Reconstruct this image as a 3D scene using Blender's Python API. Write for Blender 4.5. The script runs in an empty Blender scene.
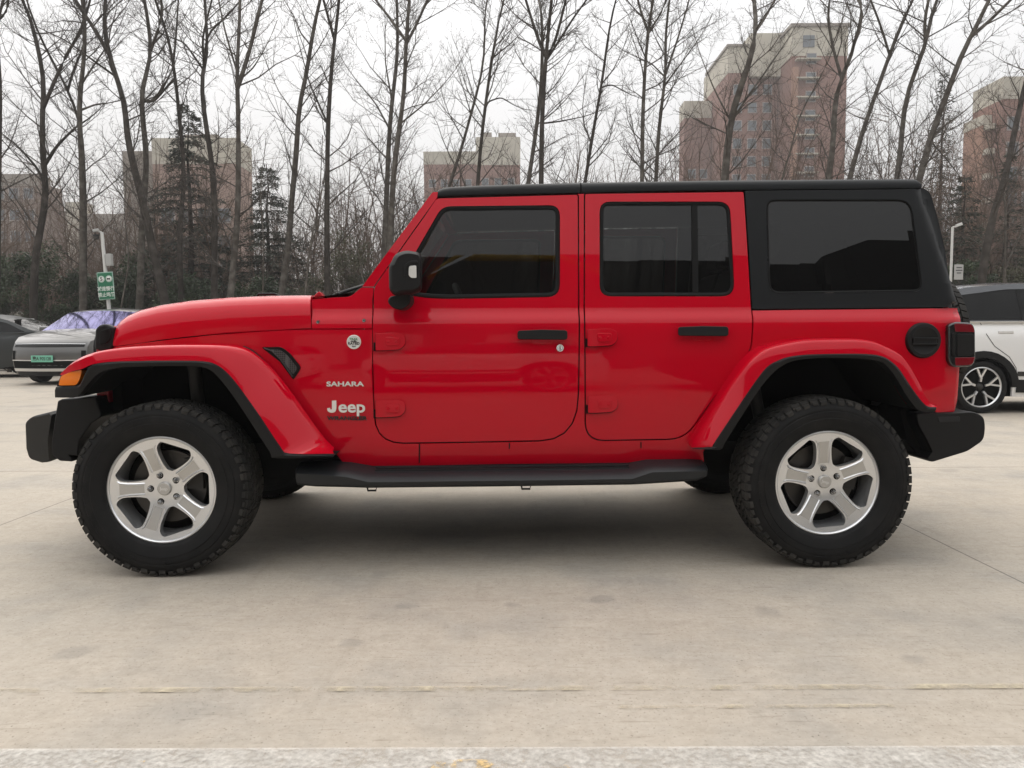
import bpy, bmesh, math, random
import numpy as np
from mathutils import Vector, Matrix

C = bpy.context.scene.collection
R = math.radians

# ------------------------------------------------------------------ camera
FPX = 764.65
CAM_H = 1.0877
PITCH, ROLL = 0.067560, -0.004398
CAMO = Vector((0, 0, CAM_H))
_fw = Vector((0, math.cos(PITCH), -math.sin(PITCH)))
_up = Vector((0, math.sin(PITCH), math.cos(PITCH)))
_r = Vector((1, 0, 0))
CR = _r * math.cos(ROLL) + _up * math.sin(ROLL)
CU = _up * math.cos(ROLL) - _r * math.sin(ROLL)
cam_data = bpy.data.cameras.new('camera')
cam = bpy.data.objects.new('camera', cam_data)
C.objects.link(cam)
m = Matrix.Identity(4)
for i in range(3):
    m[i][0] = CR[i]; m[i][1] = CU[i]; m[i][2] = -_fw[i]; m[i][3] = CAMO[i]
cam.matrix_world = m
cam_data.sensor_width = 36.0
cam_data.lens = FPX / 1024 * 36.0
cam_data.clip_end = 3000
bpy.context.scene.camera = cam
sc = bpy.context.scene
sc.view_settings.view_transform = 'Standard'
sc.view_settings.look = 'None'
sc.view_settings.exposure = 0.20
sc.view_settings.gamma = 1.0
sc.cycles.max_bounces = 7
sc.cycles.transparent_max_bounces = 12
sc.cycles.caustics_reflective = False
sc.cycles.caustics_refractive = False

# ------------------------------------------------------------------ sky (overcast) and sun
SUN_EL, SUN_AZ = R(52), R(-25)      # behind the car, a little to the left
world = bpy.data.worlds.new("World")
sc.world = world
world.use_nodes = True
wn, wl = world.node_tree.nodes, world.node_tree.links
wn.clear()
out = wn.new('ShaderNodeOutputWorld')
sky = wn.new('ShaderNodeTexSky'); sky.sky_type = 'NISHITA'; sky.sun_disc = False
sky.sun_elevation = SUN_EL; sky.sun_rotation = SUN_AZ; sky.dust_density = 4.0
bg1 = wn.new('ShaderNodeBackground'); bg1.inputs['Strength'].default_value = 0.10
wl.new(sky.outputs[0], bg1.inputs['Color'])
tc = wn.new('ShaderNodeTexCoord')
sx = wn.new('ShaderNodeSeparateXYZ'); wl.new(tc.outputs['Generated'], sx.inputs[0])
ns = wn.new('ShaderNodeTexNoise'); ns.inputs['Scale'].default_value = 1.6; ns.inputs['Detail'].default_value = 4
mp = wn.new('ShaderNodeMapping'); mp.inputs['Scale'].default_value = (1, 1, 2.6)
wl.new(tc.outputs['Generated'], mp.inputs[0]); wl.new(mp.outputs[0], ns.inputs['Vector'])
ad = wn.new('ShaderNodeMath'); ad.operation = 'MULTIPLY_ADD'
wl.new(ns.outputs['Fac'], ad.inputs[0]); ad.inputs[1].default_value = 0.30
ad2 = wn.new('ShaderNodeMath'); ad2.operation = 'SUBTRACT'; wl.new(sx.outputs['Z'], ad2.inputs[0]); ad2.inputs[1].default_value = 0.15
wl.new(ad2.outputs[0], ad.inputs[2])
rp_ = wn.new('ShaderNodeValToRGB')
cr = rp_.color_ramp
cr.elements[0].position = 0.0; cr.elements[0].color = (0.72, 0.685, 0.665, 1)
cr.elements[1].position = 1.0; cr.elements[1].color = (1.0, 1.0, 1.0, 1)
e = cr.elements.new(0.22); e.color = (0.76, 0.745, 0.735, 1)
e = cr.elements.new(0.55); e.color = (0.92, 0.92, 0.92, 1)
wl.new(ad.outputs[0], rp_.inputs[0])
bg2 = wn.new('ShaderNodeBackground')
zc_ = wn.new('ShaderNodeMath'); zc_.operation = 'MAXIMUM'; wl.new(sx.outputs['Z'], zc_.inputs[0]); zc_.inputs[1].default_value = 0.0
zp_ = wn.new('ShaderNodeMath'); zp_.operation = 'POWER'; wl.new(zc_.outputs[0], zp_.inputs[0]); zp_.inputs[1].default_value = 1.3
st_ = wn.new('ShaderNodeMath'); st_.operation = 'MULTIPLY_ADD'; wl.new(zp_.outputs[0], st_.inputs[0]); st_.inputs[1].default_value = 1.10; st_.inputs[2].default_value = 0.98
wl.new(st_.outputs[0], bg2.inputs['Strength'])      # overcast: brighter towards the zenith
wl.new(rp_.outputs[0], bg2.inputs['Color'])
mxw = wn.new('ShaderNodeMixShader'); mxw.inputs[0].default_value = 0.88
wl.new(bg1.outputs[0], mxw.inputs[1]); wl.new(bg2.outputs[0], mxw.inputs[2])
wl.new(mxw.outputs[0], out.inputs['Surface'])

sl = bpy.data.lights.new('sun', 'SUN'); sl.energy = 1.4; sl.angle = R(75); sl.color = (1, 0.95, 0.88)
sun = bpy.data.objects.new('sun', sl); C.objects.link(sun)
sd = Vector((math.sin(SUN_AZ) * math.cos(SUN_EL), math.cos(SUN_AZ) * math.cos(SUN_EL), math.sin(SUN_EL)))
sun.rotation_euler = sd.to_track_quat('Z', 'Y').to_euler()

# ------------------------------------------------------------------ helpers
def ray(px, py):
    return _fw * 1.0 + CR * ((px - 512) / FPX) + CU * (-(py - 384) / FPX)

def W(px, py, Y):
    d = ray(px, py)
    return CAMO + d * (Y / d.y)

YAW = 0.030628
CARP = Vector((-0.08841, 4.31841, 0))
_RT = Matrix.Rotation(-YAW, 3, 'Z')
OL = _RT @ (CAMO - CARP)

def L(px, py, y):
    """pixel -> point on the car-local plane y"""
    d = _RT @ ray(px, py)
    t = (y - OL.y) / d.y
    return OL + d * t

def tag(o, label=None, cat=None, group=None, kind=None):
    if label: o['label'] = label
    if cat: o['category'] = cat
    if group: o['group'] = group
    if kind: o['kind'] = kind
    return o

def empty(name, loc, rz=0.0, parent=None):
    o = bpy.data.objects.new(name, None); C.objects.link(o)
    o.location = loc; o.rotation_euler = (0, 0, rz); o.empty_display_size = 0.2
    if parent: o.parent = parent
    return o

def mesh_obj(name, V, F, mat, parent=None, smooth=None, mats=None, fm=None):
    me = bpy.data.meshes.new(name)
    me.from_pydata([tuple(v) for v in V], [], [tuple(f) for f in F])
    me.update()
    return link_mesh(name, me, mat, parent, smooth, mats, fm)

def link_mesh(name, me, mat, parent=None, smooth=None, mats=None, fm=None):
    o = bpy.data.objects.new(name, me); C.objects.link(o)
    for mm in (mats or [mat]):
        me.materials.append(mm)
    if fm is not None:
        for p, k in zip(me.polygons, fm): p.material_index = k
    if parent: o.parent = parent
    if smooth is not None:
        for p in me.polygons: p.use_smooth = True
        me.set_sharp_from_angle(angle=R(smooth))
    return o

def bm_obj(name, bm, mat, parent=None, smooth=None):
    bmesh.ops.recalc_face_normals(bm, faces=bm.faces)
    me = bpy.data.meshes.new(name); bm.to_mesh(me); bm.free()
    return link_mesh(name, me, mat, parent, smooth)

def wnorm(o):
    md = o.modifiers.new('wn', 'WEIGHTED_NORMAL'); md.keep_sharp = True
    return o

def bev(o, w, seg=2, ang=35):
    md = o.modifiers.new('bevel', 'BEVEL'); md.width = w; md.segments = seg
    md.limit_method = 'ANGLE'; md.angle_limit = R(ang); md.use_clamp_overlap = True
    for p in o.data.polygons: p.use_smooth = True
    o.data.set_sharp_from_angle(angle=R(60))
    return wnorm(o)

class MB:
    """collects boxes, prisms, tubes into one mesh"""
    def __init__(s): s.V = []; s.F = []
    def add(s, V, F):
        n = len(s.V); s.V += [tuple(v) for v in V]; s.F += [tuple(i + n for i in f) for f in F]; return s
    def box(s, c, h):
        x, y, z = c; a, b, d = h
        V = [(x + i * a, y + j * b, z + k * d) for i in (-1, 1) for j in (-1, 1) for k in (-1, 1)]
        return s.add(V, [(0, 1, 3, 2), (4, 6, 7, 5), (0, 4, 5, 1), (2, 3, 7, 6), (0, 2, 6, 4), (1, 5, 7, 3)])
    def tube(s, P, r, n=8, cap=True):
        P = [Vector(p) for p in P]
        rr = r if isinstance(r, (list, tuple)) else [r] * len(P)
        V = []; F = []
        for i, p in enumerate(P):
            t = (P[min(i + 1, len(P) - 1)] - P[max(i - 1, 0)]).normalized()
            a = Vector((0, 0, 1)) if abs(t.z) < .9 else Vector((1, 0, 0))
            u = t.cross(a).normalized(); v = t.cross(u)
            for k in range(n):
                an = 2 * math.pi * k / n
                V.append(p + (u * math.cos(an) + v * math.sin(an)) * rr[i])
        for i in range(len(P) - 1):
            for k in range(n):
                F.append((i * n + k, i * n + (k + 1) % n, (i + 1) * n + (k + 1) % n, (i + 1) * n + k))
        if cap:
            F.append(tuple(range(n - 1, -1, -1))); F.append(tuple((len(P) - 1) * n + k for k in range(n)))
        return s.add(V, F)
    def prism(s, P, y0, y1):
        """polygon of (x,z) from y0 to y1"""
        n = len(P)
        V = [(p[0], y0, p[1]) for p in P] + [(p[0], y1, p[1]) for p in P]
        F = [tuple(range(n)), tuple(range(2 * n - 1, n - 1, -1))]
        F += [(i, i + n, (i + 1) % n + n, (i + 1) % n) for i in range(n)]
        return s.add(V, F)
    def lathe(s, P, n=48, ax='y', close=True):
        """profile of (a, r) spun round an axis"""
        V = []; F = []; k = len(P)
        for i in range(n):
            an = 2 * math.pi * i / n; c, q = math.cos(an), math.sin(an)
            for a, r in P:
                V.append((r * c, a, r * q) if ax == 'y' else ((a, r * c, r * q) if ax == 'x' else (r * c, r * q, a)))
        for i in range(n):
            j = (i + 1) % n
            for t in range(k - 1):
                F.append((i * k + t, i * k + t + 1, j * k + t + 1, j * k + t))
        return s.add(V, F)
    def obj(s, name, mat, parent=None, smooth=None, fix=True):
        me = bpy.data.meshes.new(name); me.from_pydata(s.V, [], s.F); me.update()
        if fix:
            bm = bmesh.new(); bm.from_mesh(me); bmesh.ops.recalc_face_normals(bm, faces=bm.faces); bm.to_mesh(me); bm.free()
        return link_mesh(name, me, mat, parent, smooth)

def rpoly(P, n=5):
    """points (x,y[,r]) -> polygon with rounded corners of cut length r"""
    o = []; N = len(P)
    for i in range(N):
        p = P[i]; r = p[2] if len(p) > 2 else 0
        c = Vector(p[:2])
        if r <= 0: o.append((c.x, c.y)); continue
        a = Vector(P[i - 1][:2]); b = Vector(P[(i + 1) % N][:2])
        da = a - c; db = b - c
        ra = min(r, da.length * .49); rb = min(r, db.length * .49)
        A = c + da.normalized() * ra; B = c + db.normalized() * rb
        for k in range(n + 1):
            t = k / n
            q = A * (1 - t) ** 2 + c * 2 * t * (1 - t) + B * t * t
            o.append((q.x, q.y))
    return o

def inset(P, d):
    """move polygon inwards by d"""
    N = len(P); area = sum(P[i][0] * P[(i + 1) % N][1] - P[(i + 1) % N][0] * P[i][1] for i in range(N))
    s = 1 if area > 0 else -1
    o = []
    for i in range(N):
        a = Vector(P[i - 1]); c = Vector(P[i]); b = Vector(P[(i + 1) % N])
        e1 = (c - a); e2 = (b - c)
        if e1.length < 1e-9 or e2.length < 1e-9: o.append(tuple(c)); continue
        n1 = Vector((-e1.y, e1.x)).normalized() * s; n2 = Vector((-e2.y, e2.x)).normalized() * s
        m_ = n1 + n2
        if m_.length < 1e-6: o.append(tuple(c)); continue
        m_.normalize(); k = d / max(.5, m_.dot(n1))
        o.append(tuple(c + m_ * k))
    return o

def loft(curves, close=False):
    n = len(curves[0]); V = []; F = []
    for c in curves: V += [tuple(p) for p in c]
    for i in range(len(curves) - 1):
        for k in range(n - 1 + (1 if close else 0)):
            k2 = (k + 1) % n
            F.append((i * n + k, i * n + k2, (i + 1) * n + k2, (i + 1) * n + k))
    return V, F

def hermite(tab):
    xs = [a for a, b in tab]; ys = [b for a, b in tab]; n = len(xs)
    ms = []
    for i in range(n):
        if i == 0: ms.append((ys[1] - ys[0]) / (xs[1] - xs[0]))
        elif i == n - 1: ms.append((ys[-1] - ys[-2]) / (xs[-1] - xs[-2]))
        else:
            d0 = (ys[i] - ys[i - 1]) / (xs[i] - xs[i - 1]); d1 = (ys[i + 1] - ys[i]) / (xs[i + 1] - xs[i])
            ms.append(0 if d0 * d1 <= 0 else 2 * d0 * d1 / (d0 + d1))
    def f(x):
        if x <= xs[0]: return ys[0] + ms[0] * (x - xs[0])
        if x >= xs[-1]: return ys[-1] + ms[-1] * (x - xs[-1])
        for i in range(n - 1):
            if x <= xs[i + 1]: break
        h = xs[i + 1] - xs[i]; t = (x - xs[i]) / h
        return ((2 * t ** 3 - 3 * t ** 2 + 1) * ys[i] + (t ** 3 - 2 * t ** 2 + t) * h * ms[i]
                + (-2 * t ** 3 + 3 * t ** 2) * ys[i + 1] + (t ** 3 - t ** 2) * h * ms[i + 1])
    return f

# ------------------------------------------------------------------ materials
def mat(name, col, rough=.5, metal=0., coat=0., spec=.5, bump=None, var=None, **kw):
    m_ = bpy.data.materials.new(name); m_.use_nodes = True
    nt = m_.node_tree; b = nt.nodes['Principled BSDF']
    b.inputs['Base Color'].default_value = (*col, 1)
    b.inputs['Roughness'].default_value = rough; b.inputs['Metallic'].default_value = metal
    b.inputs['Coat Weight'].default_value = coat; b.inputs['Coat Roughness'].default_value = kw.get('cr', .02); b.inputs['Coat IOR'].default_value = kw.get('ci', 1.5)
    b.inputs['Specular IOR Level'].default_value = spec
    if kw.get('emit'):
        b.inputs['Emission Color'].default_value = (*kw['emit'], 1); b.inputs['Emission Strength'].default_value = kw.get('es', 1)
    t = None
    if bump or var:
        t = nt.nodes.new('ShaderNodeTexCoord')
    if var:      # (scale, other colour, lo, hi)
        n = nt.nodes.new('ShaderNodeTexNoise'); n.inputs['Scale'].default_value = var[0]; n.inputs['Detail'].default_value = 6
        nt.links.new(t.outputs['Object'], n.inputs['Vector'])
        rr = nt.nodes.new('ShaderNodeValToRGB'); nt.links.new(n.outputs['Fac'], rr.inputs[0])
        rr.color_ramp.elements[0].position = var[2]; rr.color_ramp.elements[1].position = var[3]
        rr.color_ramp.elements[0].color = (*col, 1); rr.color_ramp.elements[1].color = (*var[1], 1)
        nt.links.new(rr.outputs[0], b.inputs['Base Color'])
    if bump:     # (scale, strength, distance)
        n = nt.nodes.new('ShaderNodeTexNoise'); n.inputs['Scale'].default_value = bump[0]; n.inputs['Detail'].default_value = 4
        nt.links.new(t.outputs['Object'], n.inputs['Vector'])
        bp = nt.nodes.new('ShaderNodeBump'); bp.inputs['Strength'].default_value = bump[1]; bp.inputs['Distance'].default_value = bump[2]
        nt.links.new(n.outputs['Fac'], bp.inputs['Height']); nt.links.new(bp.outputs[0], b.inputs['Normal'])
    return m_

def glass(name, tint, ior=1.5, spec=(1, 1, 1)):
    m_ = bpy.data.materials.new(name); m_.use_nodes = True
    nt = m_.node_tree; nt.nodes.clear()
    o = nt.nodes.new('ShaderNodeOutputMaterial'); tr = nt.nodes.new('ShaderNodeBsdfTransparent'); gl = nt.nodes.new('ShaderNodeBsdfGlossy')
    fr = nt.nodes.new('ShaderNodeFresnel'); mx = nt.nodes.new('ShaderNodeMixShader')
    tr.inputs[0].default_value = (*tint, 1); gl.inputs['Roughness'].default_value = 0.0; gl.inputs[0].default_value = (*spec, 1)
    gm = nt.nodes.new('ShaderNodeNewGeometry'); ma = nt.nodes.new('ShaderNodeMath'); ma.operation = 'MULTIPLY_ADD'
    nt.links.new(gm.outputs['Backfacing'], ma.inputs[0]); ma.inputs[1].default_value = 1 / ior - ior; ma.inputs[2].default_value = ior
    nt.links.new(ma.outputs[0], fr.inputs[0])
    nt.links.new(fr.outputs[0], mx.inputs[0]); nt.links.new(tr.outputs[0], mx.inputs[1]); nt.links.new(gl.outputs[0], mx.inputs[2])
    nt.links.new(mx.outputs[0], o.inputs[0])
    return m_

M = {}
M['red'] = mat('red_paint', (.475, .0002, .012), .38, 0, 1.0, .0, cr=.0, ci=1.36)
M['black_plastic'] = mat('black_plastic', (.0075, .0075, .008), .52, spec=.25, bump=(260, .25, .002))
M['grey_plastic'] = mat('grey_plastic', (.024, .023, .0215), .48, spec=.4, bump=(260, .2, .002))
M['hardtop'] = mat('hardtop_black', (.0065, .0075, .0085), .5, spec=.2, bump=(420, .25, .001))
M['rubber'] = mat('rubber', (.013, .013, .014), .62, spec=.35, bump=(180, .3, .002))
M['tread'] = mat('dusty_tread_rubber', (.022, .0215, .0205), .85, spec=.2, var=(9, (.046, .043, .039), .40, .68))
M['tyre'] = mat('tyre_rubber', (.0065, .0065, .0068), .66, spec=.22, var=(14, (.014, .0135, .013), .45, .75))
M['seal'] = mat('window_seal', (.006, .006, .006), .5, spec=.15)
M['dark'] = mat('dark_underside', (.006, .006, .006), .9, spec=.1)
M['steel_dark'] = mat('dark_steel', (.03, .028, .026), .55, .3)
M['silver'] = mat('alloy_silver', (.74, .745, .75), .30, .8, .35)
M['silver_mid'] = mat('alloy_silver_recess', (.52, .51, .49), .42, .7)
M['chrome'] = mat('chrome', (.75, .75, .75), .12, 1)
M['nut'] = mat('wheel_nut_steel', (.28, .28, .28), .25, 1)
M['disc'] = mat('brake_disc_steel', (.07, .065, .06), .45, .8)
M['amber'] = mat('amber_lens', (.85, .20, .008), .15, 0, .8)
M['redlens'] = mat('red_lens', (.16, .004, .01), .12, 0, .9)
M['smoke'] = mat('smoked_lens', (.012, .012, .013), .12, 0, .6)
M['clear'] = mat('clear_lens', (.62, .62, .60), .15, 0, 1)
M['white_badge'] = mat('badge_white', (.70, .70, .67), .35, .1, .4)
M['silver_badge'] = mat('badge_silver', (.78, .77, .74), .25, .35)
M['black_badge'] = mat('badge_black', (.012, .010, .010), .3)
M['green_ink'] = mat('green_ink', (.03, .20, .09), .4)
M['glass_front'] = glass('tinted_glass', (.17, .175, .17), 1.44)
M['glass_rear'] = glass('privacy_glass', (.012, .013, .014), 1.45)
M['glass_wind'] = glass('clear_glass', (.72, .76, .74), 1.5)
M['trim'] = mat('interior_trim', (.020, .020, .021), .7)
M['seat'] = mat('seat_leather', (.028, .027, .027), .5)
M['whitecar'] = mat('white_paint', (.74, .735, .72), .3, 0, .9)
M['silvercar'] = mat('silver_paint', (.095, .093, .09), .36, .35, .6)
M['roofdark'] = mat('dark_roof_paint', (.022, .026, .034), .25, 0, .8)
M['darkcar'] = mat('dark_grey_paint', (.012, .015, .015), .4, .1, .12)
M['carglass'] = glass('car_glass', (.02, .022, .026), 1.28)
M['purpleglass'] = mat('reflective_windscreen', (.10, .093, .235), .05, .9, 0)
M['bark'] = mat('poplar_bark', (.072, .063, .054), .9, spec=.1, bump=(14, .8, .02), var=(5, (.145, .132, .116), .42, .68))
M['bark_dark'] = mat('dark_poplar_bark', (.043, .037, .032), .9, spec=.1, bump=(14, .8, .02), var=(4, (.092, .081, .071), .45, .75))
M['twig'] = mat('twig_bark', (.085, .073, .064), .9, spec=.15)
M['twig_brown'] = mat('brown_twig_bark', (.150, .112, .090), .9, spec=.15)
M['twig_pale'] = mat('pale_twig_bark', (.20, .175, .15), .9, spec=.15)
M['needle'] = mat('conifer_needles', (.030, .040, .028), .7, var=(1.2, (.055, .062, .040), .4, .65))
M['leaf_dark'] = mat('evergreen_leaves', (.024, .042, .015), .55, var=(1.5, (.056, .080, .030), .42, .66))
M['leaf_olive'] = mat('olive_leaves', (.060, .066, .034), .6, var=(1.5, (.115, .105, .058), .4, .66))
M['leaf_pale'] = mat('pale_dry_leaves', (.28, .27, .23), .7, var=(2, (.14, .13, .10), .4, .7))
M['pole'] = mat('painted_steel_pole', (.60, .60, .58), .4, .2)
M['signgreen'] = mat('sign_green', (.012, .155, .075), .4)
M['signwhite'] = mat('sign_white', (.72, .74, .70), .4)
M['signframe'] = mat('sign_frame', (.30, .45, .38), .4, .3)
M['plategreen'] = mat('plate_green', (.16, .46, .33), .35)
M['ink'] = mat('black_ink', (.012, .012, .012), .5)
M['redink'] = mat('red_ink', (.50, .02, .02), .5)
M['camera_grey'] = mat('housing_grey', (.38, .38, .37), .4)
M['window_dark'] = mat('far_window_glass', (.10, .115, .13), .12, 0, 0, .6)
M['window_frame'] = mat('far_window_frame', (.33, .29, .27), .6)

def brick(name, c1, c2, mortar, scale):
    m_ = bpy.data.materials.new(name); m_.use_nodes = True
    nt = m_.node_tree; b = nt.nodes['Principled BSDF']; b.inputs['Roughness'].default_value = .85
    t = nt.nodes.new('ShaderNodeTexCoord'); br = nt.nodes.new('ShaderNodeTexBrick'); n = nt.nodes.new('ShaderNodeTexNoise')
    mp_ = nt.nodes.new('ShaderNodeMapping'); mp_.inputs['Rotation'].default_value = (R(90), 0, 0)
    nt.links.new(t.outputs['Object'], mp_.inputs[0]); nt.links.new(mp_.outputs[0], br.inputs['Vector'])
    br.inputs['Color1'].default_value = (*c1, 1); br.inputs['Color2'].default_value = (*c2, 1); br.inputs['Mortar'].default_value = (*mortar, 1)
    br.inputs['Scale'].default_value = scale; br.inputs['Mortar Size'].default_value = .03
    nt.links.new(t.outputs['Object'], n.inputs['Vector']); n.inputs['Scale'].default_value = .25; n.inputs['Detail'].default_value = 5
    mx = nt.nodes.new('ShaderNodeMix'); mx.data_type = 'RGBA'; mx.blend_type = 'MULTIPLY'; mx.inputs[0].default_value = .35
    nt.links.new(br.outputs['Color'], mx.inputs[6]); nt.links.new(n.outputs['Fac'], mx.inputs[7])
    nt.links.new(mx.outputs[2], b.inputs['Base Color'])
    return m_
M['brick'] = brick('red_brick', (.285, .125, .09), (.24, .105, .078), (.30, .20, .16), 1.2)
M['brick_brown'] = brick('brown_brick', (.24, .165, .13), (.20, .14, .11), (.27, .21, .17), 1.2)
M['brick_orange'] = brick('orange_brick', (.40, .20, .125), (.34, .165, .105), (.38, .26, .20), 1.2)
M['cream'] = mat('cream_render', (.50, .46, .38), .85, var=(.3, (.42, .385, .32), .4, .7))
M['taupe'] = mat('taupe_render', (.26, .225, .19), .85, var=(.3, (.21, .18, .155), .4, .7))
M['pinkrender'] = mat('pink_brown_render', (.34, .235, .19), .85, var=(.3, (.28, .19, .155), .4, .7))
M['hall'] = mat('hall_cladding', (.07, .07, .072), .8, var=(.5, (.10, .10, .10), .4, .7))

# concrete of the parking lot
def concrete():
    m_ = bpy.data.materials.new('concrete'); m_.use_nodes = True
    nt = m_.node_tree; N = nt.nodes; K = nt.links; b = N['Principled BSDF']; b.inputs['Roughness'].default_value = .78
    b.inputs['Specular IOR Level'].default_value = .3
    t = N.new('ShaderNodeTexCoord'); s = N.new('ShaderNodeSeparateXYZ'); K.new(t.outputs['Object'], s.inputs[0])
    def noise(scale, det=6, vec=None, rough=.55):
        n = N.new('ShaderNodeTexNoise'); n.inputs['Scale'].default_value = scale; n.inputs['Detail'].default_value = det; n.inputs['Roughness'].default_value = rough
        K.new(vec or t.outputs['Object'], n.inputs['Vector']); return n.outputs['Fac']
    def ramp(v, p0, p1, c0, c1):
        r_ = N.new('ShaderNodeValToRGB'); K.new(v, r_.inputs[0]); e_ = r_.color_ramp.elements
        e_[0].position = p0; e_[1].position = p1; e_[0].color = (*c0, 1); e_[1].color = (*c1, 1); return r_.outputs[0]
    def mix(bl, f, a, c):
        x = N.new('ShaderNodeMix'); x.data_type = 'RGBA'; x.blend_type = bl
        if isinstance(f, float): x.inputs[0].default_value = f
        else: K.new(f, x.inputs[0])
        for k, v in ((6, a), (7, c)):
            if isinstance(v, tuple): x.inputs[k].default_value = (*v, 1)
            else: K.new(v, x.inputs[k])
        return x.outputs[2]
    def math_(op, a, c=None, d=None):
        x = N.new('ShaderNodeMath'); x.operation = op
        for k, v in enumerate((a, c, d)):
            if v is None: continue
            if isinstance(v, (int, float)): x.inputs[k].default_value = v
            else: K.new(v, x.inputs[k])
        return x.outputs[0]
    col = ramp(noise(.35, 5), .35, .68, (.440, .388, .322), (.475, .426, .362))
    col = mix('MIX', ramp(noise(1.7, 8), .48, .72, (0, 0, 0), (.75, .75, .75)), col, (.315, .298, .270))
    # streaks swept along the lanes
    mpn = N.new('ShaderNodeMapping'); mpn.inputs['Scale'].default_value = (1.2, 9, 1); mpn.inputs['Rotation'].default_value = (0, 0, R(4)); K.new(t.outputs['Object'], mpn.inputs[0])
    col = mix('MULTIPLY', .32, col, ramp(noise(1.4, 7, mpn.outputs[0], .65), .32, .66, (.80, .79, .77), (1, 1, 1)))
    mpn2 = N.new('ShaderNodeMapping'); mpn2.inputs['Scale'].default_value = (16, 1.0, 1); mpn2.inputs['Rotation'].default_value = (0, 0, R(-12)); K.new(t.outputs['Object'], mpn2.inputs[0])
    col = mix('MULTIPLY', .5, col, ramp(noise(1.0, 6, mpn2.outputs[0], .6), .58, .74, (1, 1, 1), (.84, .83, .81)))
    col = mix('MULTIPLY', .9, col, ramp(noise(38, 5, None, .7), .3, .66, (.85, .84, .825), (1.02, 1.02, 1.02)))
    col = mix('MULTIPLY', .9, col, ramp(noise(11, 8, None, .75), .38, .62, (.88, .875, .865), (1.02, 1.02, 1.02)))
    col = mix('MULTIPLY', .95, col, ramp(noise(105, 2), .29, .38, (.58, .57, .55), (1, 1, 1)))
    col = mix('MIX', ramp(noise(5.5, 10, None, .7), .50, .66, (0, 0, 0), (.34, .34, .34)), col, (.325, .295, .252))
    col = mix('MIX', ramp(noise(3.1, 10, mpn.outputs[0], .72), .56, .68, (0, 0, 0), (.30, .30, .30)), col, (.49, .445, .385))
    mpn3 = N.new('ShaderNodeMapping'); mpn3.inputs['Scale'].default_value = (3, 40, 1); mpn3.inputs['Rotation'].default_value = (0, 0, R(38)); K.new(t.outputs['Object'], mpn3.inputs[0])
    col = mix('MULTIPLY', .8, col, ramp(noise(1.3, 5, mpn3.outputs[0], .6), .62, .68, (1, 1, 1), (.78, .765, .745)))
    col = mix('MULTIPLY', .9, col, ramp(noise(75, 3, None, .5), .265, .30, (.36, .35, .33), (1, 1, 1)))
    # oily spots (x, y, radius)
    wob = math_('MULTIPLY', noise(7, 4), .16)
    for (x, y, r_) in ((-1.50, 2.55, .085), (-.60, 3.40, .07), (-.56, 2.62, .05), (1.33, 2.47, .06), (-.42, 2.98, .05), (-.02, 3.0, .05), (1.0, 2.9, .07), (3.4, 5.9, .12), (-4.2, 7.2, .15), (.35, 3.05, .06)):
        dx = math_('SUBTRACT', s.outputs['X'], x); dy = math_('SUBTRACT', s.outputs['Y'], y)
        d = math_('SQRT', math_('ADD', math_('MULTIPLY', dx, dx), math_('MULTIPLY', math_('MULTIPLY', dy, dy), 1.4)))
        d = math_('ADD', d, math_('SUBTRACT', wob, .08))
        f = math_('MULTIPLY', math_('SUBTRACT', 1.0, math_('MINIMUM', math_('MAXIMUM', math_('DIVIDE', d, r_), 0.0), 1.0)), .55)
        f = math_('MINIMUM', f, .30)
        col = mix('MIX', f, col, (.17, .16, .145))
    # slab joints
    def joint(axis, off, per, w):
        v = math_('ADD', axis, per * 40 - off)
        mo = math_('MODULO', v, per)
        mo = math_('MINIMUM', mo, math_('SUBTRACT', per, mo))
        return math_('LESS_THAN', math_('ADD', mo, math_('MULTIPLY', noise(20, 2), .003)), w)
    j = math_('MAXIMUM', joint(s.outputs['X'], 2.20, 5.13, .0062), joint(s.outputs['Y'], 6.03, 5.0, .0075))
    j = math_('MULTIPLY', j, .70)
    col = mix('MIX', j, col, (.085, .08, .072))
    K.new(col, b.inputs['Base Color'])
    bp = N.new('ShaderNodeBump'); bp.inputs['Strength'].default_value = .25; bp.inputs['Distance'].default_value = .004
    K.new(math_('ADD', noise(60, 5), math_('MULTIPLY', j, -3.0)), bp.inputs['Height']); K.new(bp.outputs[0], b.inputs['Normal'])
    return m_
M['concrete'] = concrete()
M['soil'] = mat('leaf_littered_soil', (.085, .068, .05), .95, spec=.1, bump=(3, .8, .05), var=(.8, (.065, .062, .035), .4, .66))
M['kerb'] = mat('kerb_concrete', (.36, .34, .31), .8, bump=(40, .3, .004))

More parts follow.
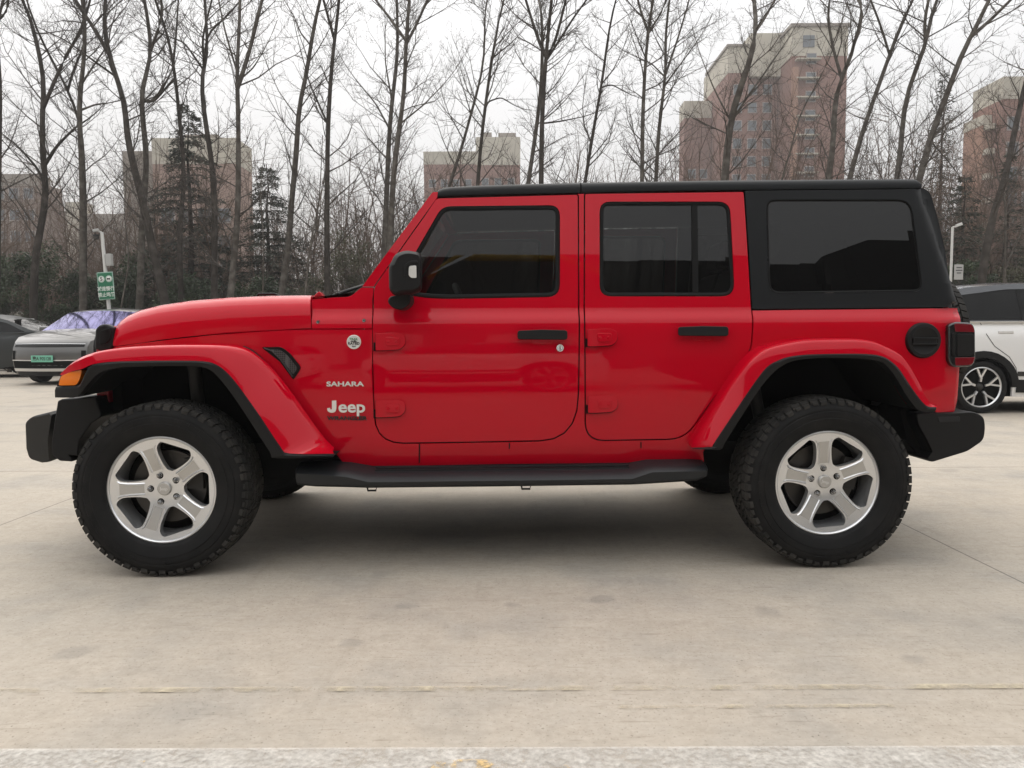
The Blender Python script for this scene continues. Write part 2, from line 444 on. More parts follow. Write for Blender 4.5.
def paint(name, col, lo, hi, scale, edge=None):
    m_ = bpy.data.materials.new(name); m_.use_nodes = True
    nt = m_.node_tree; N = nt.nodes; K = nt.links; b = N['Principled BSDF']; o = N['Material Output']
    b.inputs['Roughness'].default_value = .7
    t = N.new('ShaderNodeTexCoord')
    n = N.new('ShaderNodeTexNoise'); n.inputs['Scale'].default_value = scale; n.inputs['Detail'].default_value = 9; n.inputs['Roughness'].default_value = .68
    mp_ = N.new('ShaderNodeMapping'); mp_.inputs['Scale'].default_value = (.35 if edge else 1, 1, 1)
    K.new(t.outputs['Object'], mp_.inputs[0]); K.new(mp_.outputs[0], n.inputs['Vector'])
    n2 = N.new('ShaderNodeTexNoise'); n2.inputs['Scale'].default_value = scale * .12; n2.inputs['Detail'].default_value = 3; K.new(t.outputs['Object'], n2.inputs['Vector'])
    ad_ = N.new('ShaderNodeMath'); ad_.operation = 'MULTIPLY_ADD'; K.new(n2.outputs['Fac'], ad_.inputs[0]); ad_.inputs[1].default_value = .55; K.new(n.outputs['Fac'], ad_.inputs[2])
    v = ad_.outputs[0]
    if edge:
        s = N.new('ShaderNodeSeparateXYZ'); K.new(t.outputs['Object'], s.inputs[0])
        a = N.new('ShaderNodeMath'); a.operation = 'ABSOLUTE'; K.new(s.outputs['Y'], a.inputs[0])
        g = N.new('ShaderNodeMath'); g.operation = 'MULTIPLY_ADD'; K.new(a.outputs[0], g.inputs[0]); g.inputs[1].default_value = edge; K.new(v, g.inputs[2])
        v = g.outputs[0]
    r_ = N.new('ShaderNodeValToRGB'); K.new(v, r_.inputs[0])
    r_.color_ramp.elements[0].position = lo; r_.color_ramp.elements[1].position = hi
    vc = N.new('ShaderNodeTexNoise'); vc.inputs['Scale'].default_value = 14; vc.inputs['Detail'].default_value = 6; K.new(t.outputs['Object'], vc.inputs['Vector'])
    rc = N.new('ShaderNodeValToRGB'); K.new(vc.outputs['Fac'], rc.inputs[0])
    rc.color_ramp.elements[0].position = .35; rc.color_ramp.elements[1].position = .65
    rc.color_ramp.elements[0].color = (*[c * .82 for c in col], 1); rc.color_ramp.elements[1].color = (*col, 1)
    K.new(rc.outputs[0], b.inputs['Base Color'])
    tr = N.new('ShaderNodeBsdfTransparent'); mx = N.new('ShaderNodeMixShader')
    K.new(r_.outputs[0], mx.inputs[0]); K.new(tr.outputs[0], mx.inputs[1]); K.new(b.outputs[0], mx.inputs[2]); K.new(mx.outputs[0], o.inputs[0])
    return m_
M['paint_white'] = paint('worn_white_paint', (.58, .55, .50), .46, 1.12, 55)
M['paint_yellow'] = paint('worn_yellow_paint', (.55, .48, .345), .70, 1.28, 9)
M['paint_yellow2'] = paint('older_yellow_paint', (.62, .44, .20), .80, .90, 12)

# ------------------------------------------------------------------ ground
def sheet(name, x0, x1, y0, y1, z, mt, rz=0, cx=0, cy=0, kind='structure'):
    o = mesh_obj(name, [(x0, y0, z), (x1, y0, z), (x1, y1, z), (x0, y1, z)], [(0, 1, 2, 3)], mt)
    o.location = (cx, cy, 0); o.rotation_euler = (0, 0, rz)
    tag(o, kind=kind); return o
sheet('ground', -420, 420, -420, 420, -.012, M['soil'])
sheet('parking_lot', -60, 60, -60, 22.6, 0, M['concrete'])
def GY(py):
    d = ray(512, py); return CAM_H / -d.z * d.y
def line(name, px0, py0, py1, px1, mt, rz=0., z=.004):
    y0, y1 = GY(py1), GY(py0); c = (y0 + y1) / 2
    x0 = (px0 - 512) / FPX * c; x1 = (px1 - 512) / FPX * c
    return sheet(name, x0, x1, -(y1 - y0) / 2, (y1 - y0) / 2, z, mt, rz, 0, c)
line('white_line', -1500, 748.5, 830, 2500, M['paint_white'], R(-.12))
line('yellow_line', -1000, 686.8, 691.6, 2000, M['paint_yellow'])
line('yellow_line', 600, 706.5, 710, 905, M['paint_yellow'])
line('yellow_mark', 425, 762, 790, 610, M['paint_yellow2'], z=.008)
line('yellow_mark', 45, 762, 790, 118, M['paint_yellow2'], z=.008)
kb = MB().box((0, 22.72, .05), (60, .12, .07)).obj('kerb', M['kerb']); tag(kb, kind='structure'); bev(kb, .02)

#=====================================================================  THE RED CAR
car = empty('off_road_car', CARP, YAW)
tag(car, 'glossy red four-door off-road vehicle with black hard top, seen from the side on the concrete', 'car')

prof = hermite([(.36, .735), (.47, .758), (.56, .779), (.66, .787), (.80, .792), (.95, .793), (1.08, .788), (1.130, .781),
                (1.150, .774), (1.170, .760), (1.186, .7505), (1.205, .746), (1.25, .739), (1.50, .697), (1.76, .648), (1.86, .628)])
XDF = L(373, 375, -.79).x
XR_B = L(957, 350, -.77).x
XR1 = L(951, 287, -.70); XR2 = L(917, 178, -.62)
def rear_limit(z):
    if z < 1.215: return XR_B + .004
    t = (z - XR1.z) / (XR2.z - XR1.z)
    return XR1.x + (XR2.x - XR1.x) * t + .01
def side(x, z):
    y = prof(z)
    if x < XDF: y -= .165 * ((XDF - x) / 1.3) ** 1.35
    xr = rear_limit(z); rr = .05 if z < 1.215 else .055
    u = (x - (xr - rr)) / rr
    if u > 0:
        u = min(u, .985); y -= rr * (1 - math.sqrt(1 - u * u))
    return y
def SP(px, py, off=0.0):
    """pixel -> point on the near body side, off metres proud of it"""
    y = -.78
    for _ in range(7):
        p = L(px, py, y); y = -(side(p.x, p.z) + off)
    p = L(px, py, y)
    return p

ZL = [.40 + .05 * i for i in range(14)] + [1.08 + .012 * i for i in range(13)] + [1.25 + .06 * i for i in range(11)]
def mirror(o, name=None):
    me = o.data.copy()
    for v in me.vertices: v.co.y = -v.co.y
    me.flip_normals()
    q = bpy.data.objects.new(name or o.name.split('.')[0], me); C.objects.link(q); q.parent = o.parent
    for md in o.modifiers:
        d = q.modifiers.new(md.name, md.type)
        if md.type == 'BEVEL':
            d.width = md.width; d.segments = md.segments; d.limit_method = 'ANGLE'; d.angle_limit = md.angle_limit
        else: d.keep_sharp = True
    return q

def panel_mesh(loops, surf, off, depth, bo, bh, zl=ZL, dx=.12):
    bm = bmesh.new(); edges = []
    for P in loops:
        vs = [bm.verts.new((p[0], 0, p[1])) for p in P]
        for i in range(len(vs)): edges.append(bm.edges.new((vs[i], vs[(i + 1) % len(vs)])))
    bmesh.ops.triangle_fill(bm, use_beauty=True, use_dissolve=False, edges=edges, normal=(0, -1, 0))
    xs = [v.co.x for v in bm.verts]; zs = [v.co.z for v in bm.verts]
    for z in zl:
        if min(zs) < z < max(zs):
            bmesh.ops.bisect_plane(bm, geom=bm.verts[:] + bm.edges[:] + bm.faces[:], plane_co=(0, 0, z), plane_no=(0, 0, 1), dist=1e-5)
    k = math.ceil(min(xs) / dx)
    while k * dx < max(xs):
        bmesh.ops.bisect_plane(bm, geom=bm.verts[:] + bm.edges[:] + bm.faces[:], plane_co=(k * dx, 0, 0), plane_no=(1, 0, 0), dist=1e-5)
        k += 1
    # merge triangles inside each cell
    bmesh.ops.dissolve_limit(bm, angle_limit=.001, verts=[], edges=[e_ for e_ in bm.edges if len(e_.link_faces) == 2 and
                             not (abs(e_.verts[0].co.x - e_.verts[1].co.x) < 1e-5 or abs(e_.verts[0].co.z - e_.verts[1].co.z) < 1e-5)])
    for v in bm.verts: v.co.y = -(surf(v.co.x, v.co.z) + off)
    bmesh.ops.recalc_face_normals(bm, faces=bm.faces)
    if bm.faces and sum(f.normal.y for f in bm.faces) > 0:
        bmesh.ops.reverse_faces(bm, faces=bm.faces)
    if depth:
        be = [e_ for e_ in bm.edges if len(e_.link_faces) == 1]
        bv = set(v for e_ in be for v in e_.verts)
        # group boundary loops
        seen = set(); groups = []
        adj = {}
        for e_ in be:
            for v in e_.verts: adj.setdefault(v, []).append(e_)
        for e_ in be:
            if e_ in seen: continue
            st = [e_]; g = []
            while st:
                x = st.pop()
                if x in seen: continue
                seen.add(x); g.append(x)
                for v in x.verts: st += [q for q in adj[v] if q not in seen]
            groups.append(g)
        groups.sort(key=lambda g: -max(v.co.x for q in g for v in q.verts) + min(v.co.x for q in g for v in q.verts))
        ex = bmesh.ops.extrude_edge_only(bm, edges=be)
        for v in ex['geom']:
            if isinstance(v, bmesh.types.BMVert): v.co.y += depth
        for i, g in enumerate(groups):
            o_ = bo if i == 0 else bh
            if o_ > 0:
                bmesh.ops.bevel(bm, geom=[q for q in g if q.is_valid], offset=o_, segments=2 if o_ < .006 else 3, profile=.5, affect='EDGES', clamp_overlap=True)
    bmesh.ops.dissolve_degenerate(bm, dist=1e-5, edges=bm.edges)
    return bm

def panel(name, out_px, holes_px=(), mt=None, off=0., depth=.02, bo=.0035, bh=.010, parent=None, both=True, surf=side, dx=.12):
    loops = []
    for P in [out_px] + list(holes_px):
        loops.append([(lambda q: (q.x, q.z))(SP(p[0], p[1], off)) for p in P])
    bm = panel_mesh(loops, surf, off, depth, bo, bh, dx=dx)
    me = bpy.data.meshes.new(name); bm.to_mesh(me); bm.free()
    o = link_mesh(name, me, mt, parent or car, 40)
    wnorm(o)
    if both: mirror(o)
    return o

# --- openings
WIN_F = rpoly([(392.5, 292, 9), (442, 206.2, 9), (560, 205, 11), (560, 297, 13), (428, 299.4, 30)])
WIN_R = rpoly([(599.5, 201.5, 11), (730, 201.5, 12), (735, 296.5, 14), (599.5, 296.5, 12)])
WIN_Q = rpoly([(766, 199.5, 10), (911, 199.5, 14), (923, 291.5, 9), (768.5, 293.8, 12)])
DOOR_F = rpoly([(436.5, 198.5, 3), (577.6, 194.8, 2), (577.8, 439.5, 46), (500, 441), (376, 443, 28), (373.6, 372), (373.8, 288, 6), (425, 216)])
DOOR_R = rpoly([(585.2, 194, 2), (743.5, 192, 2), (751, 310), (751.6, 350, 14), (714, 397), (684, 438.5, 16), (586, 440, 18), (585.4, 330)])

def gapped(P, d): return inset(P, d)
front_door = panel('door', DOOR_F, [WIN_F], M['red'], bo=.004, bh=.011)
rear_door = panel('door', DOOR_R, [WIN_R], M['red'], bo=.004, bh=.011)

# rear half of the body with rocker, door pillar and cowl side
def chain(P, a_, b_):
    """points of P, walked backwards from the one nearest a_ to the one nearest b_"""
    P = list(reversed(P)); n_ = len(P)
    i = min(range(n_), key=lambda k: math.hypot(P[k][0] - a_[0], P[k][1] - a_[1])); o = []
    j = min(range(n_), key=lambda k: math.hypot(P[k][0] - b_[0], P[k][1] - b_[1]))
    while True:
        o.append(P[i])
        if i == j: return o
        i = (i + 1) % n_
BODY = [(312.5, 329.6), (372.2, 329.6)] + chain(inset(DOOR_F, -1.4), (373, 372), (577.6, 194.8)) + chain(inset(DOOR_R, -1.4), (585.2, 194), (751.6, 335))
BODY += [(752.4, 310.6), (800, 310), (900, 309), (957.2, 308.2), (957.2, 400), (954, 414), (938, 414), (917, 392), (905, 369), (888, 351),
         (862, 346), (813, 346), (780, 352), (762, 361), (730, 403), (703, 452), (704, 462), (500, 464), (346, 466.6), (335, 452), (297, 440), (275, 410), (255, 378), (240, 362), (215, 354),
         (130, 354), (113, 352), (113, 348), (118, 346.4), (140, 343.4), (170, 339.6), (210, 335.4), (250, 332.2), (290, 330)]
body = panel('body_side', BODY, [], M['red'], bo=.003)
# seam cuts in the rocker (thin dark inlays)
for (a, b_) in (((419.5, 444), (419.3, 463)), ((509.5, 443), (509.3, 449)), ((641, 442), (641, 448))):
    cl, cr_ = [], []
    for q_ in range(9):
        f_ = q_ / 8; px_, py_ = a[0] + (b_[0] - a[0]) * f_, a[1] + (b_[1] - a[1]) * f_
        cl.append(SP(px_ - .6, py_, .0025)); cr_.append(SP(px_ + .6, py_, .0025))
    V, F = loft([cl, cr_]); mesh_obj('panel_seam', V, F, M['seal'], car)

# cowl side panel and windscreen frame
COWL = rpoly([(312, 299.8, 1), (332, 297.6), (350, 296.8, 4), (361.5, 287.6, 1), (373.6, 287.6, 1), (372.2, 300), (372, 328.4, 1), (312, 328.6, 1)], 3)
panel('cowl_panel', COWL, [], M['red'], bo=.003)
PILL = rpoly([(432.5, 192, 2), (437.8, 192), (437.2, 197.4), (424, 215.5), (374.6, 285), (373.8, 286.6), (362.2, 286.6)], 3)
panel('windscreen_pillar', PILL, [], M['red'], bo=.006, depth=.035)
for px_, py_ in ((318, 322), (364, 320.5)):
    p = SP(px_, py_)
    b_ = MB().lathe([(0, .0001), (-.004, .004), (-.004, .0075), (.006, .0095)], 14)
    o = b_.obj('screw', M['nut'], car, 40); o.location = (p.x, p.y, p.z); 
    q = o.copy(); C.objects.link(q); q.location.y = -p.y; q.scale.y = -1

# windscreen
a0 = SP(369, 286, -.02); a1 = SP(436, 194, -.02)
V, F = loft([[(a0.x - .06 * math.cos(t * math.pi / 2), a0.y * -t * -1, a0.z) for t in [-1, -.6, -.2, .2, .6, 1]],
             [(a1.x - .05 * math.cos(t * math.pi / 2), a1.y * -t * -1, a1.z) for t in [-1, -.6, -.2, .2, .6, 1]]])
mesh_obj('windscreen', V, F, M['glass_wind'], car, 60)
MB().box((a1.x + .02, 0, a1.z - .02), (.03, abs(a1.y) - .03, .018)).obj('windscreen_header', M['red'], car)

# --- window seals and panes
def ring_mesh(P, Q):
    n = len(P); V = list(P) + list(Q)
    return V, [(i, (i + 1) % n, n + (i + 1) % n, n + i) for i in range(n)]
def window(out_px, w, mt, door, name='window_seal', dpt=.011):
    P = inset(out_px, .3); Q = inset(out_px, w); Q2 = inset(out_px, w + .6)
    a = [SP(*p, -.0045) for p in P]; b_ = [SP(*p, -.0035) for p in inset(out_px, w * .5)]; c = [SP(*p, -.006) for p in Q]; d = [SP(*p, -.016) for p in Q2]
    V = []; F = []
    for seq in ((a, b_), (b_, c), (c, d)):
        v, f = ring_mesh(*seq); n = len(V); V += v; F += [tuple(i + n for i in q) for q in f]
    s_ = mesh_obj(name, V, F, M['seal'], door)
    mirror_local(s_, door)
    pts = [SP(*p, -dpt) for p in Q]
    for p in pts:
        if p.x > 1.6: p.y = -(prof(p.z) - dpt)
    pane = mesh_obj('window_pane', pts, [tuple(range(len(pts)))], mt, door)
    mirror_local(pane, door)
    return s_, pane
MIRR = {}
def mirror_local(o, door):
    q = mirror(o); q.parent = MIRR.get(door, door); return q
doors = [o for o in car.children if o.name.split('.')[0] == 'door']
MIRR[front_door] = doors[1]; MIRR[rear_door] = doors[3]
window(WIN_F, 4.2, M['glass_front'], front_door)
window(WIN_R, 3.6, M['glass_front'], rear_door)
for o, s_ in ((rear_door, 1),):
    P = [SP(691.5, 204, -.006), SP(697.5, 204, -.006), SP(698.5, 295, -.006), SP(692.5, 295, -.006)]
    d = mesh_obj('window_divider', P, [(0, 1, 2, 3)], M['seal'], rear_door); mirror_local(d, rear_door)

# --- hard top side, quarter window
HT = rpoly([(745, 190.8, 1), (905, 189.2), (924, 188, 4), (930.5, 193, 5), (938, 219), (945.5, 252), (951.2, 283), (954, 307.2, 1), (752.4, 308.9, 1)], 4)
hard = panel('hard_top_side', HT, [WIN_Q], M['hardtop'], bo=.004, bh=.009, dx=.022)
hsides = [o for o in car.children if o.name.split('.')[0] == 'hard_top_side']
MIRR[hard] = hsides[1]
window(WIN_Q, 1.8, M['glass_rear'], hard, dpt=.008)
# corner seam of the hard top
P = [SP(924.2, 202, .001), SP(925.2, 202, .001), SP(942, 306.5, .001), SP(941, 306.5, .001)]
mesh_obj('hard_top_seam', P, [(0, 1, 2, 3)], M['seal'], car)

# --- roof: front panel and rear shell
def roof_sec(px_, top, bot, y=-.642):
    b_ = L(px_, bot, y); t_ = L(px_, top, y); h = t_.z - b_.z; x = b_.x; z = b_.z; w = -y
    pr = [(-w + .004, 0), (-w - .006, .06), (-w - .006, .42), (-w + .004, .72), (-w + .022, .92), (-w + .05, 1.02), (-w + .12, 1.16), (-w + .30, 1.42), (0, 1.6)]
    S = [(x, yy, z + h * k) for yy, k in pr]
    return S + [(x, -yy, zz) for _, yy, zz in reversed(S[:-1])]
def roof(name, st, caps=True):
    cs = [roof_sec(*s_) for s_ in st]
    V, F = loft(cs)
    n = len(cs[0]); k = len(cs)
    F.append(tuple(range(n))); F.append(tuple(reversed(range((k - 1) * n, k * n))))
    F += [(i * n, (i + 1) * n, (i + 2) * n - 1, (i + 1) * n - 1) for i in range(k - 1)]
    me = MB().add(V, F)
    o = me.obj(name, M['hardtop'], car, 50); wnorm(o); return o
roof('roof_front_panel', [(437, 190.5, 197.2), (439, 188, 197), (443, 186.4, 196.8), (450, 185.3, 196.5), (480, 183.8, 195.6), (530, 182.2, 194.6), (580.2, 181.0, 193.8)])
roof('hard_top_roof', [(581.6, 181.0, 193.7), (640, 180.0, 192), (700, 179.0, 191), (760, 178.4, 190.5), (840, 177.7, 189.8), (905, 177.3, 189.2), (916, 177.5, 189), (919, 178.6, 188.8), (921, 180.5, 188.6)])
# rear wall of the hard top
pts_ = [(920, 180), (925, 182.5), (929.5, 188), (933, 198), (938, 219), (945.5, 252), (951.2, 283), (954.5, 308)]
cs = []
for px_, py_ in pts_:
    p = L(px_, py_, -.63); z = p.z; w = min(prof(z), .70) - .07
    cs.append([(p.x - .004 + .02 * (1 - (t * t)), w * t, z) for t in (-1, -.92, -.6, 0, .6, .92, 1)])
V, F = loft(cs)
mesh_obj('hard_top_rear', V, F, M['hardtop'], car, 60)
rg = [cs[3][1], cs[3][5], cs[6][5], cs[6][1]]
mesh_obj('rear_window', [(x + .012, y, z) for x, y, z in rg], [(0, 1, 2, 3)], M['glass_rear'], car)
# headliner, floor, firewall, tailgate
MB().box(((a1.x + 2.02) / 2 + .05, 0, 1.772), ((2.02 - a1.x) / 2 - .10, .58, .010)).obj('headliner', M['trim'], car)
MB().box((.70, 0, .53), (1.47, .70, .03)).obj('floor_pan', M['dark'], car)
MB().box((XDF + .03, 0, .80), (.02, .70, .36)).obj('firewall', M['trim'], car)
tgx = XR_B - .02
bev(MB().box((tgx, 0, .87), (.025, .70, .34)).obj('tailgate', M['red'], car), .015)
MB().box((tgx - .03, 0, 1.0), (.02, .70, .2)).obj('tailgate_trim', M['trim'], car)
TRIM = [(378, 312), (750, 307), (954, 306), (952, 405), (925, 380), (900, 350), (800, 345), (760, 365), (700, 440), (380, 450)]
panel('door_trim', [(p[0], p[1]) for p in TRIM], [], M['trim'], off=-.045, depth=0, bo=0)

# --- hood
HS = [(113.5, 341, 346.6), (114.5, 331, 346.3), (117, 324, 346), (121, 319.6, 345.4), (128, 314.8, 344.6), (140, 309.8, 343), (160, 304.8, 339.8), (190, 300.4, 336.3), (230, 297.2, 332.6), (270, 295.6, 330.2), (300, 295.2, 328.6), (311, 295.2, 328.2)]
secs = []
for px_, tp, bt in HS:
    p = SP(px_, bt, -.003)
    w = -p.y - .004
    q = L(px_, tp, -(w - .13)); zb, zt, x = p.z, q.z, p.x
    S = [(x, -w, zb)]
    for k in range(1, 9):
        a = k / 8 * math.pi / 2
        S.append((x + (q.x - x) * (k / 8) ** 1.5, -(w - .15 * (1 - math.cos(a)) ** 1.2), zb + (zt - zb) * math.sin(a) ** .85))
    x = q.x; S.append((x - .004, -(w - .26), zt + .006)); S.append((x - .012, -.20, zt + .010)); S.append((x - .015, 0, zt + .013))
    secs.append(S + [(a_, -b__, c_) for a_, b__, c_ in reversed(S[:-1])])
V, F = loft(secs)
n = len(secs[0]); F.append(tuple(range(n))); F.append(tuple(reversed(range((len(secs) - 1) * n, len(secs) * n))))
o = MB().add(V, F).obj('hood', M['red'], car, 55); wnorm(o)
# cowl between hood and windscreen, wipers, hood stop
c0 = L(311, 296, -.62); c1 = L(362, 289, -.66)
V, F = loft([[(c0.x + .002, y, c0.z - .006 + .012 * (1 - (y / .62) ** 2)) for y in (-.62, -.3, 0, .3, .62)], [(c0.x + .10, y, c0.z + .004 + .010 * (1 - (y / .62) ** 2)) for y in (-.64, -.3, 0, .3, .64)],
             [(c1.x + .03, y, c1.z - .01) for y in (-.66, -.3, 0, .3, .66)]])
mesh_obj('cowl_grille', V, F, M['black_plastic'], car, 60)
for y0 in (-.42, .12):
    a = L(338, 293, y0); 
    MB().tube([(a.x, y0, a.z - .01), (a.x + .04, y0 + .03, a.z + .012), (a.x + .09, y0 + .22, a.z + .05), (a.x + .11, y0 + .40, a.z + .055)], [.014, .010, .008, .006], 8).obj('wiper', M['black_plastic'], car, 50)
a = L(255, 297, -.1); b_ = L(284, 297, -.1)
MB().tube([(a.x, -.1, a.z - .02), (a.x + .02, -.1, a.z + .016), (b_.x - .05, -.1, b_.z + .016), (b_.x, -.1, b_.z - .005)], .007, 8).obj('hood_stop', M['black_plastic'], car, 50)
for px_ in (318,):
    p = L(320, 294.8, -.60)
    bev(MB().prism([(p.x - .03, p.z - .02), (p.x - .02, p.z + .0), (p.x, p.z + .016), (p.x + .012, p.z + .004), (p.x + .03, p.z - .02)], -.62, -.56).obj('hood_hinge', M['red'], car), .004)

# --- grille with slots and headlamps
gx = L(95.5, 400, -.60).x + .012
ztop = L(99, 326, -.5).z; zbot = L(99, 414, -.5).z
G = [(gx + .04, zbot), (gx - .005, zbot + .01), (gx - .012, (ztop + zbot) / 2), (gx + .01, ztop - .03), (gx + .04, ztop + .0), (gx + .055, ztop + .0), (gx + .05, zbot + .02)]
bev(MB().prism(G, -.60, .60).obj('grille', M['red'], car), .015, 3)
gr = [o for o in car.children if o.name.split('.')[0] == 'grille'][0]
MB().box((gx + .085, 0, (ztop + zbot) / 2), (.022, .585, (ztop - zbot) / 2 - .02)).obj('radiator', M['dark'], car)
for k in range(7):
    y = -.27 + k * .09
    bev(MB().box((gx - .004, y, (ztop + zbot) / 2 + .02), (.012, .028, .15)).obj('grille_slot', M['dark'], gr), .008)
for s_ in (-1, 1):
    h = MB().lathe([(-.012, .0001), (-.016, .06), (-.008, .092), (.01, .098)], 32, 'x').obj('headlamp', M['clear'], car, 40); h.location = (gx - .012, s_ * .44, ztop - .12)
    rg_ = MB().lathe([(-.005, .094), (-.025, .100), (-.025, .112), (.02, .118)], 32, 'x').obj('headlamp_bezel', M['black_plastic'], h, 40)
# black guard at the hood corner
B1 = [(96.5, 349), (97.5, 329), (101, 325.4), (107, 323.6), (115, 327), (116.5, 346), (113, 350.5), (104, 351)]
for s_ in (1,):
    P = [(lambda q: (q.x, q.z))(L(a_, b__, -.60)) for a_, b__ in B1]
    o = bev(MB().prism(P, -.625, -.575).obj('headlamp_guard', M['black_plastic'], car), .012, 3); mirror(o)
    P = [(lambda q: (q.x, q.z))(L(a_, b__, -.635)) for a_, b__ in rpoly([(100, 331, 2), (109, 328, 2), (111, 337, 2), (106, 344, 2), (99.5, 345, 2)], 3)]
    o = bev(MB().prism(P, -.634, -.62).obj('headlamp_guard_cap', M['seal'], car), .006, 2); mirror(o)
# engine bay block
MB().box((-1.38, 0, .84), (.50, .34, .24)).obj('engine_bay', M['dark'], car)
MB().box((.0, 0, .47), (1.88, .60, .085)).obj('underbody_shade_slab', M['dark'], car)  # unseen frame slab, widened and lowered to cut light under the car

# --- flares
FA = [(61.5, 374), (68, 366), (78, 359), (92, 353.6), (110, 350), (135, 347.5), (170, 346), (210, 346), (232, 347.5), (248, 352), (262, 361), (275, 373), (290, 392), (310, 420), (325, 440), (334, 449)]
FB = [(62, 375.5), (72, 371.5), (82, 369), (92, 364.5), (110, 361.8), (135, 361), (170, 360.6), (203, 361.2), (216, 364.5), (226, 371.5), (237, 384), (248, 399), (262, 419), (280, 446), (290, 453.5), (334, 453.5)]
FE = [(56, 387), (66, 386.6), (79, 385.2), (84.5, 375), (91.5, 365.6), (110, 362), (135, 361), (170, 360.6), (203, 361.2), (216, 364.5), (226, 371.5), (237, 384), (248, 399), (262, 419), (280, 446), (290, 454), (334, 454)]
FD = [(55, 397.5), (66, 397.6), (77, 396.5), (88, 384), (101, 372), (122, 367.4), (140, 366.6), (170, 366), (198, 366.6), (210, 370), (218, 377), (228, 389), (239, 404.5), (252, 424.5), (270, 452), (277, 458.4), (333, 457)]
RA = [(691, 447.5), (697, 436), (722, 397), (740, 373), (755, 357), (765, 350), (776, 346), (795, 342), (813, 340), (845, 339.5), (862, 340), (874, 342), (884, 346), (901, 355), (912, 370), (921, 387), (929, 402), (937, 406)]
RB = [(712, 447), (716, 440), (742, 401), (755, 382), (767, 367), (777, 361), (788, 357), (803, 354.8), (822, 354), (848, 353.6), (867, 354), (879, 355.5), (888, 359), (898, 367.5), (906, 379), (914, 391), (926, 405.5), (936, 407)]
RE = [(692, 448.5)] + RB
RD = [(716, 450), (722, 449), (726, 441), (749, 405), (761, 387), (774, 372), (782, 366), (791, 361.6), (805, 359), (824, 358), (848, 358), (864, 358.8), (876, 360.4), (884, 363.4), (893, 373), (900, 384), (909, 399), (920, 411), (935, 411.5)]
def dens(P, n=3):
    """Catmull-Rom refinement"""
    o = []
    for i in range(len(P) - 1):
        p0 = Vector(P[max(i - 1, 0)]); p1 = Vector(P[i]); p2 = Vector(P[i + 1]); p3 = Vector(P[min(i + 2, len(P) - 1)])
        for k in range(n):
            t = k / n
            o.append(tuple(.5 * ((2 * p1) + (p2 - p0) * t + (2 * p0 - 5 * p1 + 4 * p2 - p3) * t * t + (3 * p1 - p0 - 3 * p2 + p3) * t ** 3)))
    o.append(tuple(P[-1])); return o
def flare(A, B, E, D, tip):
    A, B, E, D = dens(A), dens(B), dens(E), dens(D)
    def yo(i, n):
        if tip: return [.05, .043, .036, .03, .024, .019, .015, .011, .008, .005, .003, .0015][i] if i < 12 else 0
        return 0
    n = len(A)
    cC, c0, c1, c2, c3 = [], [], [], [], []
    for i in range(n):
        d = yo(i, n)
        u = i / (n - 1)
        k_ = max(0, (u - .46) / .26) if tip else max(0, (.20 - u) / .20) ** .8
        k_ = min(1, k_)
        ya = -.912 + d + k_ * .085
        a = L(*A[i], ya); b_ = L(*B[i], -.938 + d)
        ys = side(a.x, min(a.z, 1.06)) - .02
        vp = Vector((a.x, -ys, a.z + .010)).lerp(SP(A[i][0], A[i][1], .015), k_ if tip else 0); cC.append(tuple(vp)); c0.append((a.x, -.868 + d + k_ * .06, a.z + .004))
        c1.append(tuple(a)); 
        mid = a.lerp(b_, .22); c2.append((mid.x, -.931 + d + k_ * .05, mid.z)); c3.append(tuple(b_))
    ca = [tuple(Vector(p) .lerp(Vector(q), .5) + Vector((0, -.004, .003))) for p, q in zip(c0, c1)]
    gk = MB().tube([tuple(Vector(p) + Vector((0, -.004, 0))) for p in cC], .0045, 6).obj('flare_shadow_gasket', M['seal'], car, 60); mirror(gk)  # dark gasket tube that draws the shadow line between flare and body
    V, F = loft([cC, c0, ca, c1, c2, c3])
    o = MB().add(V, F).obj('fender_flare', M['red'], car, 50); wnorm(o); q = mirror(o)
    e0, e1, e2, e3, e4 = [], [], [], [], []
    m_ = len(E)
    for i in range(m_):
        d = yo(i, m_)
        a = L(*E[i], -.9385 + d); b_ = L(*D[i], -.934 + d)
        e0.append((a.x, -.915 + d, a.z)); e1.append(tuple(a)); mid = a.lerp(b_, .3); e2.append((mid.x, -.944 + d, mid.z)); e3.append(tuple(b_)); e4.append((b_.x, -.87 + d, b_.z + .004))
    V, F = loft([e0, e1, e2, e3, e4])
    o = MB().add(V, F).obj('flare_trim', M['black_plastic'], car, 50); wnorm(o); mirror(o)
    # wheel-house liner
    l0 = [(p[0], -.872, p[2]) for p in e3]; l1 = [(p[0], -.36, p[2] + .01) for p in e3]
    V, F = loft([l0, l1])
    o = MB().add(V, F).obj('wheel_house', M['dark'], car, 50, fix=False); mirror(o)
    k = len(l1); back = list(l1) + [(l1[-1][0], -.36, .45), (l1[0][0] + (.3 if tip else 0), -.36, .45)]
    o = mesh_obj('wheel_house_wall', back, [tuple(range(len(back)))], M['dark'], car); mirror(o)
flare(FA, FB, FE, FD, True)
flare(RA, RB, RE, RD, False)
# amber side marker
P = rpoly([(59.5, 385.4, 1.5), (61.5, 376.2, 2), (72, 371.7), (83, 369.6, 2), (80.5, 380, 3), (77, 385.2, 2)], 3)
o = bev(MB().prism([(lambda q: (q.x, q.z))(L(a_, b__, -.895)) for a_, b__ in P], -.903, -.80).obj('side_marker', M['amber'], car), .012, 3); mirror(o)
